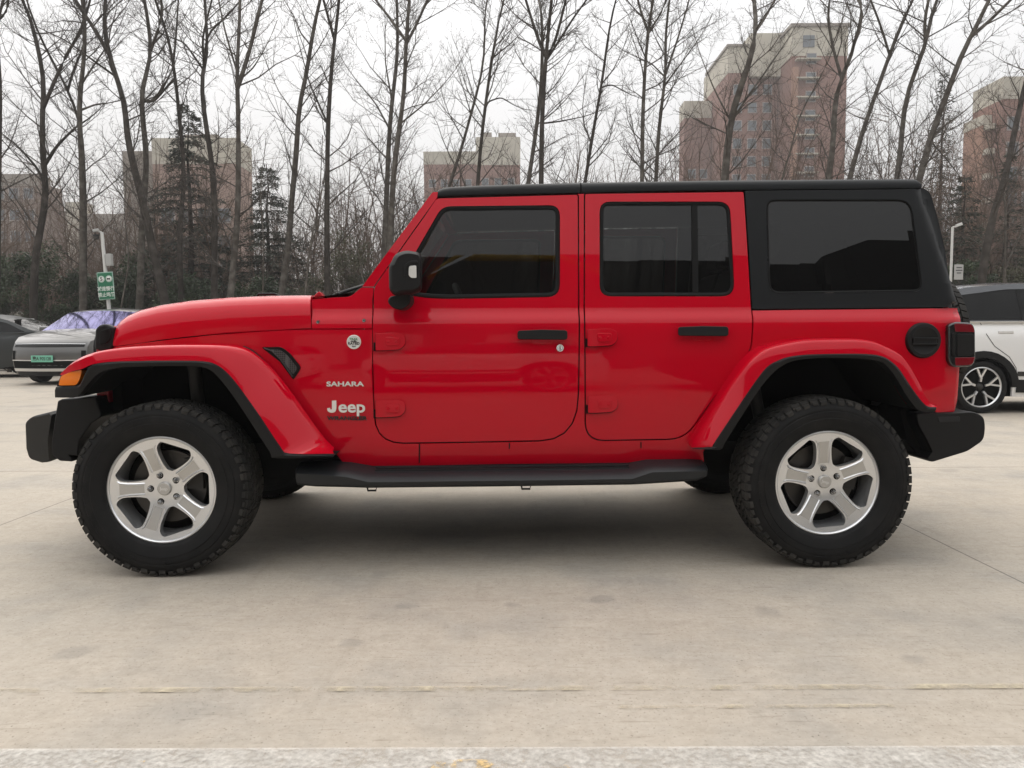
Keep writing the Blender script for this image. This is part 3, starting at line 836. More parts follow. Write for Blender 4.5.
# under lid of the marker so the flare tip is closed
P = [(57, 386.5), (61, 375.5), (72, 369), (82, 366), (92, 362), (92, 368), (84, 378), (79, 386.5)]
o = MB().prism([(lambda q: (q.x, q.z))(L(a_, b__, -.86)) for a_, b__ in P], -.862, -.62).obj('flare_inner', M['black_plastic'], car); mirror(o)

# --- fender vent
VP = rpoly([(261.5, 347.3, 1), (281, 346.8, 4), (289.5, 353, 4), (301, 367.5, 3), (293.3, 380, 2), (280, 362)], 3)
o = panel('fender_vent', VP, [], M['seal'], off=.006, depth=.02, bo=.003)
VI = rpoly([(270, 349.6, 1), (280, 349.6, 3), (287, 355, 3), (297.5, 368, 2), (293, 374.5, 2), (282, 359.5)], 3)
def grid_mesh_mat():
    m_ = bpy.data.materials.new('vent_mesh'); m_.use_nodes = True
    nt = m_.node_tree; b__ = nt.nodes['Principled BSDF']; t = nt.nodes.new('ShaderNodeTexCoord'); v = nt.nodes.new('ShaderNodeTexVoronoi')
    v.feature = 'DISTANCE_TO_EDGE'; v.inputs['Scale'].default_value = 110; v.inputs['Randomness'].default_value = .0
    nt.links.new(t.outputs['Object'], v.inputs['Vector'])
    r_ = nt.nodes.new('ShaderNodeValToRGB'); nt.links.new(v.outputs[0], r_.inputs[0]); r_.color_ramp.elements[0].position = .08; r_.color_ramp.elements[1].position = .14
    r_.color_ramp.elements[0].color = (.075, .075, .075, 1); r_.color_ramp.elements[1].color = (.004, .004, .004, 1)
    nt.links.new(r_.outputs[0], b__.inputs['Base Color']); b__.inputs['Roughness'].default_value = .5
    return m_
panel('vent_mesh', VI, [], grid_mesh_mat(), off=.0085, depth=.004, bo=0)
VF = [(264, 348.2), (272, 351), (281.5, 360.5), (292.4, 376.5)]
MB().tube([SP(a_, b__, .008) for a_, b__ in VF], .0035, 6).obj('vent_rim', M['grey_plastic'], car, 60)

# --- hinges and handles
def pxprism(name, P, off0, off1, mt, parent, bw=.004, both=True):
    P = list(P); pts0 = [SP(a_, b__, off0) for a_, b__ in P]; pts1 = [SP(a_, b__, off1) for a_, b__ in P]
    n = len(P); V = pts1 + pts0
    F = [tuple(range(n))] + [(i, i + n, (i + 1) % n + n, (i + 1) % n) for i in range(n)]
    o = MB().add(V, F).obj(name, mt, parent)
    if bw: bev(o, bw, 2, 30)
    if both:
        q = mirror(o); q.parent = MIRR.get(parent, parent)
    return o
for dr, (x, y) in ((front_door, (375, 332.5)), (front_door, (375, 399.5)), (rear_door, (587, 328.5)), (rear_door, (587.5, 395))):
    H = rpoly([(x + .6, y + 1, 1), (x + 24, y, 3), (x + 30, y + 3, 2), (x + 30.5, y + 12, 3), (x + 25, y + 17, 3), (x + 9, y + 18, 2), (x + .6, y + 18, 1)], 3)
    pxprism('hinge_shade_outline', rpoly([(x + .4, y + 1, 1), (x + 24, y + .4, 3), (x + 30, y + 3, 2), (x + 30.8, y + 12.2, 3), (x + 25.2, y + 17.6, 3), (x + 9, y + 18.7, 2), (x + .4, y + 18.7, 1)], 3), -.004, .002, M['seal'], dr, 0)  # black outline under the hinge, standing in for its shaded edges
    h = pxprism('hinge', H, -.004, .020, M['red'], dr, .006)
    h2 = pxprism('hinge_boss', rpoly([(x + 10, y + 4.5, 2), (x + 25, y + 4.5, 2), (x + 24, y + 13, 2), (x + 11, y + 13.5, 2)], 3), .018, .026, M['red'], h, .004, False)
    for bx_, by_ in ((x + 13, y + 9), (x + 21.5, y + 9)):
        p = SP(bx_, by_, .026)
        o = MB().lathe([(-.0025, .0001), (-.0025, .0055), (.001, .008)], 10).obj('hinge_bolt', M['red'], h, 40); o.location = p
    # knuckle
    MB().tube([SP(x - .2, y + 10, .004), SP(x - .2, y + 18.5, .004)], .006, 8).obj('hinge_pin', M['dark'], h, 50)
for dr, x0, x1, y in ((front_door, 517.5, 567.5, 335.2), (rear_door, 678, 728.5, 331.6)):
    cup = rpoly([(x0 + 13, y + 3, 3), (x0 + 37, y + 3, 3), (x0 + 35, y + 9.2, 4), (x0 + 15, y + 9.2, 4)], 3)
    pxprism('handle_cup', cup, -.004, .007, M['red'], dr, .004)
    H = rpoly([(x0, y - 4.6, 2.5), (x0 + 24, y - 5.6), (x1, y - 5, 3), (x1, y + 4.6, 3), (x0 + 24, y + 4.4), (x0, y + 4.2, 2.5)], 3)
    pxprism('door_handle', H, .010, .034, M['black_plastic'], dr, .008)
    pxprism('handle_base', rpoly([(x0 + 2, y - 3), (x0 + 9, y - 3), (x0 + 9, y + 3), (x0 + 2, y + 3)]), -.002, .012, M['black_plastic'], dr, 0)
    pxprism('handle_base', rpoly([(x1 - 11, y - 3), (x1 - 3, y - 3), (x1 - 3, y + 3), (x1 - 11, y + 3)]), -.002, .012, M['black_plastic'], dr, 0)
p = SP(560, 348, .001)
kl = MB().lathe([(-.003, .0001), (-.003, .010), (-.006, .012), (-.006, .0165), (.003, .018)], 20).obj('door_lock', M['chrome'], front_door, 40); kl.location = p
MB().box((0, -.0034, 0), (.002, .001, .008)).obj('keyhole', M['dark'], kl)

# --- badges
def text(name, s, size, mt, parent, p, bold=0., ext=.0012, sxx=1.0, face=True, rot=None, shear=0):
    cu = bpy.data.curves.new(name, 'FONT'); cu.body = s; cu.size = size; cu.extrude = ext; cu.offset = bold; cu.shear = shear
    cu.align_x = 'CENTER'; cu.align_y = 'CENTER'; cu.resolution_u = 4
    t = bpy.data.objects.new(name, cu); C.objects.link(t)
    dg = bpy.context.evaluated_depsgraph_get()
    me = bpy.data.meshes.new_from_object(t.evaluated_get(dg))
    bpy.data.objects.remove(t); bpy.data.curves.remove(cu)
    for v in me.vertices: v.co.x *= sxx
    me.materials.clear()
    o = link_mesh(name, me, mt, parent)
    o.location = p; o.rotation_euler = rot or (R(90), 0, 0)
    return o
slope = math.atan2(SP(366, 400).y - SP(327, 400).y, SP(366, 400).x - SP(327, 400).x)
rotb = (R(90), 0, slope)
text('badge_lettering', 'eep', .076, M['silver_badge'], car, SP(351.8, 407.2, .003), .0016, .002, 1.14, rot=rotb)
JP = rpoly([(331.9, 400.6), (336.3, 400.5), (336.4, 409, 2), (335, 412.4, 3), (330.6, 412.9, 3), (327.4, 411.2, 2), (327.2, 408.2), (329.9, 407.8), (330.6, 409.8, 1), (331.9, 409.4, 1)], 3)
pxprism('badge_lettering', JP, .001, .005, M['silver_badge'], car, 0, False)
text('badge_lettering', 'SAHARA', .030, M['silver_badge'], car, SP(345, 384.2, .003), .0007, .0015, 1.52, rot=rotb)
text('badge_lettering', 'WRANGLER', .025, M['black_badge'], car, SP(347, 418.4, .003), .0008, .0012, 1.36, rot=rotb)
bd = MB().lathe([(-.004, .0001), (-.004, .027), (-.0065, .0285), (-.005, .0325), (.003, .033)], 32).obj('round_badge', M['white_badge'], car, 40)
bd.location = SP(354, 342, .001); bd.rotation_euler = (0, 0, slope)
text('badge_print', 'TRAIL', .0135, M['green_ink'], bd, (0, -.0048, .013), .0003, .0004, 1.1)
text('badge_print', 'RATED', .0165, M['black_badge'], bd, (0, -.0048, -.007), .0006, .0004, 1.05)
mesh_obj('badge_print', [(-.016, -.0052, .001), (-.008, -.0052, .008), (-.003, -.0052, .003), (.004, -.0052, .009), (.016, -.0052, .001)], [(0, 1, 2, 3, 4)], M['black_badge'], bd)
text('badge_print', '4x4', .010, M['black_badge'], bd, (0, -.0048, -.020), .0003, .0004, 1.1)

# --- fuel cap
fc = MB().lathe([(-.016, .0001), (-.016, .058), (-.020, .064), (-.018, .078), (-.008, .083), (.01, .084)], 40).obj('fuel_cap', M['black_plastic'], car, 40)
fp = SP(922.5, 340.5, .0); fc.location = fp
bev(MB().box((0, -.021, .010), (.060, .006, .004)).obj('fuel_cap_rib', M['black_plastic'], fc), .002)
bev(MB().box((0, -.021, -.016), (.060, .006, .004)).obj('fuel_cap_rib', M['black_plastic'], fc), .002)
bev(MB().box((0, -.019, -.003), (.056, .004, .012)).obj('fuel_cap_grip', M['black_plastic'], fc), .004)

# --- tail lamps
def lamp_prism(name, P, y0, y1, mt, parent, b=.006):
    o = bev(MB().prism([(lambda q: (q.x, q.z))(L(a_, b__, y0)) for a_, b__ in P], y0, y1).obj(name, mt, parent), b, 3)
    q = mirror(o); return o
lamp_prism('tail_lamp', rpoly([(948.6, 325, 3), (956, 321.8, 3), (973, 323, 4), (975.6, 330, 3), (975.8, 360, 4), (972, 366.5, 4), (953, 367.4, 3), (948.4, 361, 3)], 4), -.806, -.60, M['smoke'], car, .008)
lamp_prism('tail_lamp_lens', rpoly([(954.5, 323.4, 2), (972.5, 324.2, 3), (975, 332.2, 1), (955.5, 331.6, 1)], 3), -.8095, -.62, M['redlens'], car, .004)
lamp_prism('tail_lamp_lens', rpoly([(955.5, 357.6, 1), (975.2, 357.2, 1), (972.5, 364.8, 3), (955.5, 365.8, 2)], 3), -.8095, -.62, M['redlens'], car, .004)
lamp_prism('tail_lamp_frame', rpoly([(952.6, 333, 2), (955.4, 332.6), (955.4, 356.6), (952.6, 356, 2)], 2), -.812, -.70, M['black_plastic'], car, .002)
lamp_prism('tail_lamp_panel', rpoly([(957.5, 333.6, 2), (974.6, 334, 2), (974.8, 355.8, 2), (957.5, 356, 2)], 2), -.8105, -.70, M['black_plastic'], car, .003)

# --- mirrors
MP = rpoly([(390.6, 267, 4), (397, 253, 5), (408, 249.6, 4), (421.5, 251.5, 4), (424.5, 258, 3), (424, 291, 4), (414, 294.5), (396, 295.4, 4), (391, 290, 4)], 4)
Pm = [(lambda q: (q.x, q.z))(L(a_, b__, -.97)) for a_, b__ in MP]
cxm = sum(p[0] for p in Pm) / len(Pm); czm = sum(p[1] for p in Pm) / len(Pm)
V = []; yy = [-.83, -.88, -.94, -.975, -.99]; sc_ = [.86, .95, 1.0, .95, .80]; sh = [-.012, -.014, -.012, -.008, .0]
n = len(Pm)
for y, k, s_ in zip(yy, sc_, sh): V += [(cxm + (p[0] - cxm) * k + s_, y, czm + (p[1] - czm) * k) for p in Pm]
F = [(i * n + k, i * n + (k + 1) % n, (i + 1) * n + (k + 1) % n, (i + 1) * n + k) for i in range(4) for k in range(n)]
F += [tuple(range(n)), tuple(range(5 * n - 1, 4 * n - 1, -1))]
mr = MB().add(V, F).obj('wing_mirror', M['black_plastic'], car, 40); wnorm(mr); mm_ = mirror(mr)
lp = rpoly([(409, 266, 2), (416.4, 265.4, 1.5), (416.6, 278, 1), (411, 278, 2), (408.6, 275, 1)], 3)
for rim_, mt_, d in ((1.0, M['clear'], .004), ):
    o = bev(MB().prism([(lambda q: (q.x, q.z))(L(a_, b__, -.99)) for a_, b__ in lp], -.9935, -.98).obj('mirror_lamp', mt_, mr), .002); q = mirror(o); q.parent = mm_
ar = rpoly([(403, 266, 3), (410, 260.5, 3), (418, 260.6, 2), (418, 263.6), (411, 264, 2), (407, 268, 2), (406.6, 276), (404, 277)], 3)
o = bev(MB().prism([(lambda q: (q.x, q.z))(L(a_, b__, -.99)) for a_, b__ in ar], -.9945, -.985).obj('mirror_brow', M['black_plastic'], mr), .003); q = mirror(o); q.parent = mm_
ap = rpoly([(388, 302, 4), (391, 296.5, 3), (411, 294, 3), (412, 303, 4), (404, 310.5, 5), (394, 309, 5)], 4)
o = bev(MB().prism([(lambda q: (q.x, q.z))(L(a_, b__, -.86)) for a_, b__ in ap], -.90, -.735).obj('mirror_arm', M['black_plastic'], mr), .012, 3); q = mirror(o); q.parent = mm_

# --- running boards
def board(sg):
    st = []
    xa, xb = L(292, 478, -.90).x, L(711, 472, -.90).x
    for x, y0, zt, zo, zb in ((xa, -.84, .475, .468, .418), (xa + .015, -.885, .478, .470, .402), (xa + .10, -.897, .483, .466, .396), (xa + .24, -.90, .480, .455, .392), (xa + .34, -.90, .462, .430, .388),
                              (0, -.90, .462, .430, .388), (xb - .36, -.90, .464, .432, .390), (xb - .27, -.90, .482, .462, .394), (xb - .06, -.895, .482, .464, .404), (xb - .012, -.885, .478, .462, .420), (xb, -.85, .474, .460, .434)):
        st.append([(x, -.74, zt + .01), (x, -.775, zt), (x, y0 + .045, (zt + zo) / 2 + .004), (x, y0 + .012, zo), (x, y0, zo - .012), (x, y0 + .004, zb + .012), (x, y0 + .02, zb), (x, -.80, zb - .015), (x, -.74, zb - .01)])
    V, F = loft(st, True); n = len(st[0])
    F += [tuple(range(n)), tuple(reversed(range((len(st) - 1) * n, len(st) * n)))]
    o = MB().add(V, F).obj('running_board', M['rb'], car, 35); wnorm(o)
    for k in range(3):
        y = -.80 - k * .022
        a_ = MB().box(((xa + xb) / 2, y, .466 - k * .0085), ((xb - xa) / 2 - .36, .004, .004)).obj('step_rib', M['rb'], o)
    for px_ in (372, 526):
        p = L(px_, 487, -.86)
        MB().tube([(p.x - .022, -.86, .392), (p.x - .018, -.862, .372), (p.x + .018, -.862, .372), (p.x + .022, -.86, .392)], .005, 8).obj('step_bracket', M['black_plastic'], o, 50)
    q = mirror(o)
M['rb'] = mat('running_board_grey', (.013, .0145, .0165), .46, spec=.36, bump=(300, .3, .002))
board(1)

# --- bumpers
RBP = rpoly([(915, 413, 2), (955, 412.4), (973, 411.2, 5), (984, 416, 6), (985.4, 426, 4), (984, 440, 6), (967, 451.5, 4), (931, 462.5, 3), (926, 458.6, 1), (931.5, 452, 1), (925, 438), (917, 424)], 4)
P = [(lambda q: (q.x, q.z))(L(a_, b__, -.80)) for a_, b__ in RBP]
n = len(P); V = []
cx = max(p[0] for p in P)
for y, k, dxx in ((-.79, .965, .02), (-.80, .99, .006), (-.785, 1.0, 0), (-.4, 1.0, -.012), (0, 1, -.016), (.4, 1, -.012), (.785, 1, 0), (.80, .99, .006), (.79, .965, .02)):
    zc = sum(p[1] for p in P) / n; xc = sum(p[0] for p in P) / n
    yy_ = y if abs(y) != .79 else math.copysign(.806, y)
    V += [(xc + (p[0] - xc) * k - dxx * 0, yy_, zc + (p[1] - zc) * k) for p in P]
F = [(i * n + k, i * n + (k + 1) % n, (i + 1) * n + (k + 1) % n, (i + 1) * n + k) for i in range(8) for k in range(n)] + [tuple(range(n)), tuple(reversed(range(8 * n, 9 * n)))]
rb = MB().add(V, F).obj('rear_bumper', M['black_plastic'], car, 35); wnorm(rb)
lamp_prism('bumper_step', rpoly([(938, 417, 1), (960, 416.5, 1), (960, 421.5, 1), (939, 422.5, 1)], 2), -.8085, -.79, M['rubber'], car, .002)
for (P0) in ([(906, 404), (921, 410), (926, 452), (917, 454), (905, 440), (898, 410)],):
    o = MB().prism([(lambda q: (q.x, q.z))(L(a_, b__, -.70)) for a_, b__ in P0], -.72, -.5).obj('bumper_bracket', M['dark'], car); mirror(o)
FBP = rpoly([(27, 422, 3), (33, 416, 4), (51, 411.6), (53.5, 414), (49.5, 440), (51, 461.6, 2), (44, 462.4), (31, 458.4, 4), (28, 448)], 4)
P = [(lambda q: (q.x, q.z))(L(a_, b__, -.66)) for a_, b__ in FBP]
n = len(P); V = []
for y, dxx, k in ((-.685, .03, .93), (-.68, .012, .98), (-.655, 0, 1), (-.45, -.075, 1.0), (0, -.085, 1.02), (.45, -.075, 1.0), (.655, 0, 1), (.68, .012, .98), (.685, .03, .93)):
    zc = sum(p[1] for p in P) / n; xc = sum(p[0] for p in P) / n
    V += [(xc + (p[0] - xc) * k + dxx * .3, y, zc + (p[1] - zc) * k) for p in P]
F = [(i * n + k, i * n + (k + 1) % n, (i + 1) * n + (k + 1) % n, (i + 1) * n + k) for i in range(8) for k in range(n)] + [tuple(range(n)), tuple(reversed(range(8 * n, 9 * n)))]
fb = MB().add(V, F).obj('front_bumper', M['grey_plastic'], car, 35); wnorm(fb)
P0 = rpoly([(58, 401, 1), (62, 399), (96, 396.5), (98, 404), (103, 416, 3), (92, 423), (80, 440), (78, 456), (70, 455), (73, 461.6), (60, 460.8), (52.6, 455), (52, 440), (55, 420)], 2)
o = bev(MB().prism([(lambda q: (q.x, q.z))(L(a_, b__, -.70)) for a_, b__ in P0], -.705, -.45).obj('bumper_extension', M['black_plastic'], car), .006); mirror(o)
MB().box((L(62, 440, -.45).x + .12, 0, .66), (.10, .45, .09)).obj('bumper_beam', M['dark'], car)

# --- wheels
def wheel_proto():
    lip = MB()
    lip.lathe([(.10, .20), (.02, .205), (-.06, .212), (-.088, .222), (-.094, .2285), (-.102, .2305), (-.107, .236), (-.105, .243), (-.097, .2455), (-.09, .238), (.10, .232)], 72)
    rim = lip.obj('wheel', M['silver'], car, 40, fix=False)
    # spoked face
    def sw(r):
        t = [(.05, .050), (.085, .0430), (.11, .0360), (.15, .0340), (.18, .0365), (.195, .042), (.207, .052), (.217, .070)]
        return float(np.interp(r, [a for a, b__ in t], [b__ for a, b__ in t]))
    outer = [(.2295 * math.cos(2 * math.pi * k / 90), .2295 * math.sin(2 * math.pi * k / 90)) for k in range(90)]
    holes = []
    rs = [.088, .095, .105, .12, .14, .155, .17, .183, .197, .209, .216]
    for w in range(5):
        c_ = math.radians(36 + 72 * w + 180)
        lft, rgt = [], []
        for r in rs:
            ha = math.radians(36) - math.asin(min(.95, sw(r) / r))
            ha = max(ha, .02)
            lft.append((r * math.cos(c_ - ha), r * math.sin(c_ - ha))); rgt.append((r * math.cos(c_ + ha), r * math.sin(c_ + ha)))
        hp = lft + rgt[::-1]
        holes.append(rpoly([(x, y, .006) for x, y in hp], 2))
    fz = hermite([(0, -.070), (.05, -.070), (.075, -.073), (.12, -.083), (.17, -.091), (.2, -.095), (.2295, -.1)])
    def surf(x, z): return -fz(math.hypot(x, z))
    bm = panel_mesh([outer] + holes, surf, 0, .035, 0, .0035, zl=[-.2 + .02 * i for i in range(21)], dx=.02)
    me = bpy.data.meshes.new('spokes'); bm.to_mesh(me); bm.free()
    sp = link_mesh('spokes', me, M['silver'], rim, 35); wnorm(sp)
    # ridges along every spoke, recessed panel between
    rd = MB()
    for w in range(5):
        c_ = math.radians(72 * w + 180); u = (math.cos(c_), math.sin(c_)); v = (-u[1], u[0])
        def pt(r, s_, dz): return (u[0] * r + v[0] * s_, fz(math.hypot(r, s_)) - dz, u[1] * r + v[1] * s_)
        for sg in (-1, 1):
            rr = [.085, .12, .155, .185, .197]; ss = [.024, .0235, .025, .029, .036]
            cs_ = [[pt(r, sg * (s_ - .004), 0.0), pt(r, sg * s_, .0045), pt(r, sg * (s_ + .005), .0)] for r, s_ in zip(rr, ss)]
            V, F = loft(cs_); rd.add(V, F)
        P = [pt(r, s_, .0008) for r, s_ in ((.088, -.018), (.12, -.018), (.155, -.019), (.19, -.024), (.19, .024), (.155, .019), (.12, .018), (.088, .018))]
        MB().add(P, [(0, 1, 6, 7), (1, 2, 5, 6), (2, 3, 4, 5)]).obj('spoke_recess', M['silver_mid'], rim)
    rd.obj('spoke_ridges', M['silver'], rim, 30)
    # nuts, cap
    for w in range(5):
        c_ = math.radians(72 * w + 180)
        nt_ = MB().lathe([(-.094, .0001), (-.094, .005), (-.089, .0085), (-.072, .0095)], 6).obj('wheel_nut', M['nut'], rim, 30)
        nt_.location = (.0635 * math.cos(c_), 0, .0635 * math.sin(c_))
        MB().lathe([(-.0705, .0095), (-.0735, .0135), (-.070, .0165)], 16).obj('nut_seat', M['dark'], nt_, 40)
    MB().lathe([(-.082, .0001), (-.0815, .026), (-.078, .030), (-.068, .032)], 28).obj('centre_cap', M['silver_mid'], rim, 40)
    text('cap_lettering', 'Jeep', .020, M['silver'], rim, (0, -.0825, 0), .0004, .0006)
    bd_ = MB(); bd_.lathe([(-.01, .06), (-.012, .165), (.015, .165), (.015, .06)], 40); bd_.obj('brake_disc', M['disc'], rim, 40)
    MB().box((.12, -.012, .06), (.04, .03, .07)).obj('brake_caliper', M['steel_dark'], rim)
    MB().lathe([(.02, .0001), (.02, .21)], 30).obj('wheel_backing', M['dark'], rim)
    # tyre
    ty = MB()
    hp = [(-.098, .238), (-.112, .244), (-.1215, .256), (-.1235, .262), (-.1285, .272), (-.1325, .296), (-.1340, .300), (-.1310, .303), (-.1335, .312), (-.1320, .330), (-.1285, .3335), (-.1300, .338), (-.1290, .345), (-.1235, .358), (-.117, .370), (-.108, .379), (-.09, .383), (-.04, .3845), (0, .385)]
    prf = hp + [(-a_, r) for a_, r in reversed(hp[:-1])]
    ty.lathe(prf, 96)
    td = MB()
    rng = random.Random(4)
    def pblock(t0, t1, a0, a1, r0, r1, sk=0., r1b=None, to=None):
        V = []
        for (t, s_) in ((t0, 0), (t1, 0)):
            for (aa, rr_) in ((a0, r1b or r1), (a1, r1)):
                for r in (r0, rr_):
                    tt = t + sk * (1 if aa == a1 else 0)
                    V.append((r * math.cos(tt), aa, r * math.sin(tt)))
        (to or td).add(V, [(0, 1, 3, 2), (4, 6, 7, 5), (0, 4, 5, 1), (2, 3, 7, 6), (1, 5, 7, 3), (0, 2, 6, 4)])
    NB = 58
    for k in range(NB):
        t = 2 * math.pi * k / NB; st_ = 2 * math.pi / NB
        for sg in (-1, 1):
            o_ = .5 * st_ if sg > 0 else 0
            pblock(t + o_ + .04 * st_, t + o_ + .86 * st_, sg * .117, sg * .080, .374, .3915, sg * .02, .3862)
            g = .86 if k % 2 else .70      # lugs running down the shoulder
            pblock(t + o_ + .10 * st_, t + o_ + g * st_ - .06 * st_, sg * .1255, sg * .110, .360 if k % 2 else .366, .3865, 0, .375)
            pblock(t + o_ + .25 * st_, t + o_ + .98 * st_, sg * .073, sg * .036, .375, .394, -sg * .04)
        pblock(t + .1 * st_, t + .8 * st_, -.028, .0, .375, .3935, .03); pblock(t + .5 * st_, t + 1.2 * st_, .004, .029, .375, .3935, .03)
    # faint raised marks on the sidewall
    for k in range(40):
        t = 2 * math.pi * k / 40 + .02
        if rng.random() < .42: continue
        w_ = rng.uniform(.03, .10)
        pblock(t, t + w_, -.1352, -.128, .316, .330, 0, None, ty)
    ty.obj('tyre', M['tyre'], rim, 38); td.obj('tread', M['tread'], rim, 38)
    return rim
wp = wheel_proto()
def copy_tree(o, parent=None):
    q = o.copy(); C.objects.link(q)
    if parent: q.parent = parent
    for ch in list(o.children): copy_tree(ch, q)
    return q
WR = .393
spots = [(-1.504, -.799, WR, R(0), 0), (1.504, -.799, WR, R(13), 0), (-1.504, .799, WR, R(20), 1), (1.504, .799, WR, R(50), 1)]
wheels = [wp] + [copy_tree(wp) for _ in range(4)]
for o, (x, y, z, sp_, far) in zip(wheels, spots):
    o.location = (x, y, z); o.rotation_euler = (0, sp_, math.pi if far else 0)
    o.rotation_mode = 'XYZ'
spw = wheels[4]; spw.location = (2.352, -.02, 1.02); spw.rotation_euler = (0, 0, R(90)); spw.name = 'spare_wheel'
MB().box((2.22, 0, 1.0), (.05, .10, .10)).obj('spare_carrier', M['black_plastic'], car)
# axles, exhaust
for x in (-1.504, 1.504):
    MB().tube([(x, -.72, .39), (x, .72, .39)], .045, 12).obj('axle', M['steel_dark'], car, 50)
    MB().lathe([(-.12, .02), (-.10, .10), (0, .14), (.10, .10), (.12, .02)], 20).obj('differential', M['steel_dark'], car, 50).location = (x, .2, .40)
for s_ in (-1, 1):
    MB().tube([(-1.42, s_ * .60, .42), (-1.46, s_ * .60, .95)], .03, 10).obj('shock_absorber', M['steel_dark'], car, 50)
    MB().tube([(-1.45, s_ * .45, .36), (-.55, s_ * .40, .46)], .03, 10).obj('control_arm', M['steel_dark'], car, 50)
    MB().tube([(1.35, s_ * .58, .42), (1.25, s_ * .55, .95)], .03, 10).obj('shock_absorber', M['steel_dark'], car, 50)
MB().tube([(1.75, .3, .58), (2.05, .35, .52), (2.2, .4, .47)], .03, 10).obj('exhaust', M['steel_dark'], car, 50)
MB().lathe([(-.3, .0001), (-.3, .1), (.3, .1), (.3, .0001)], 16).obj('muffler', M['steel_dark'], car, 50).location = (2.0, .1, .56)

# --- interior
def seat(x, y, w=.25):
    s_ = bev(MB().box((x, y, .86), (.25, w, .07)).obj('seat', M['seat'], car), .04, 3)
    b__ = MB().prism([(x + .16, .86), (x + .28, .86), (x + .42, 1.42), (x + .34, 1.44)], y - w, y + w).obj('seat_back', M['seat'], s_); bev(b__, .03, 3)
    h = MB().prism([(x + .345, 1.46), (x + .44, 1.46), (x + .46, 1.63), (x + .375, 1.63)], y - .13, y + .13).obj('headrest', M['seat'], s_); bev(h, .025, 3)
for y in (-.36, .36): seat(XDF + .62, y)
for y in (-.38, .0, .38): seat(XDF + 1.55, y, .185)
bev(MB().prism([(XDF + .02, .95), (XDF + .02, 1.17), (XDF + .20, 1.21), (XDF + .32, 1.15), (XDF + .30, .95)], -.68, .68).obj('dashboard', M['trim'], car), .03, 3)
stw = MB()
stw.tube([(0, .185 * math.cos(2 * math.pi * k / 24), .185 * math.sin(2 * math.pi * k / 24)) for k in range(25)], .016, 8, False)
for k in range(3): stw.tube([(0.02, 0, 0), (0, .18 * math.cos(k * 2.09 + .5), .18 * math.sin(k * 2.09 + .5))], .016, 6)
so = stw.obj('steering_wheel', M['trim'], car, 60); so.location = (XDF + .44, -.36, 1.16); so.rotation_euler = (0, R(-25), 0)

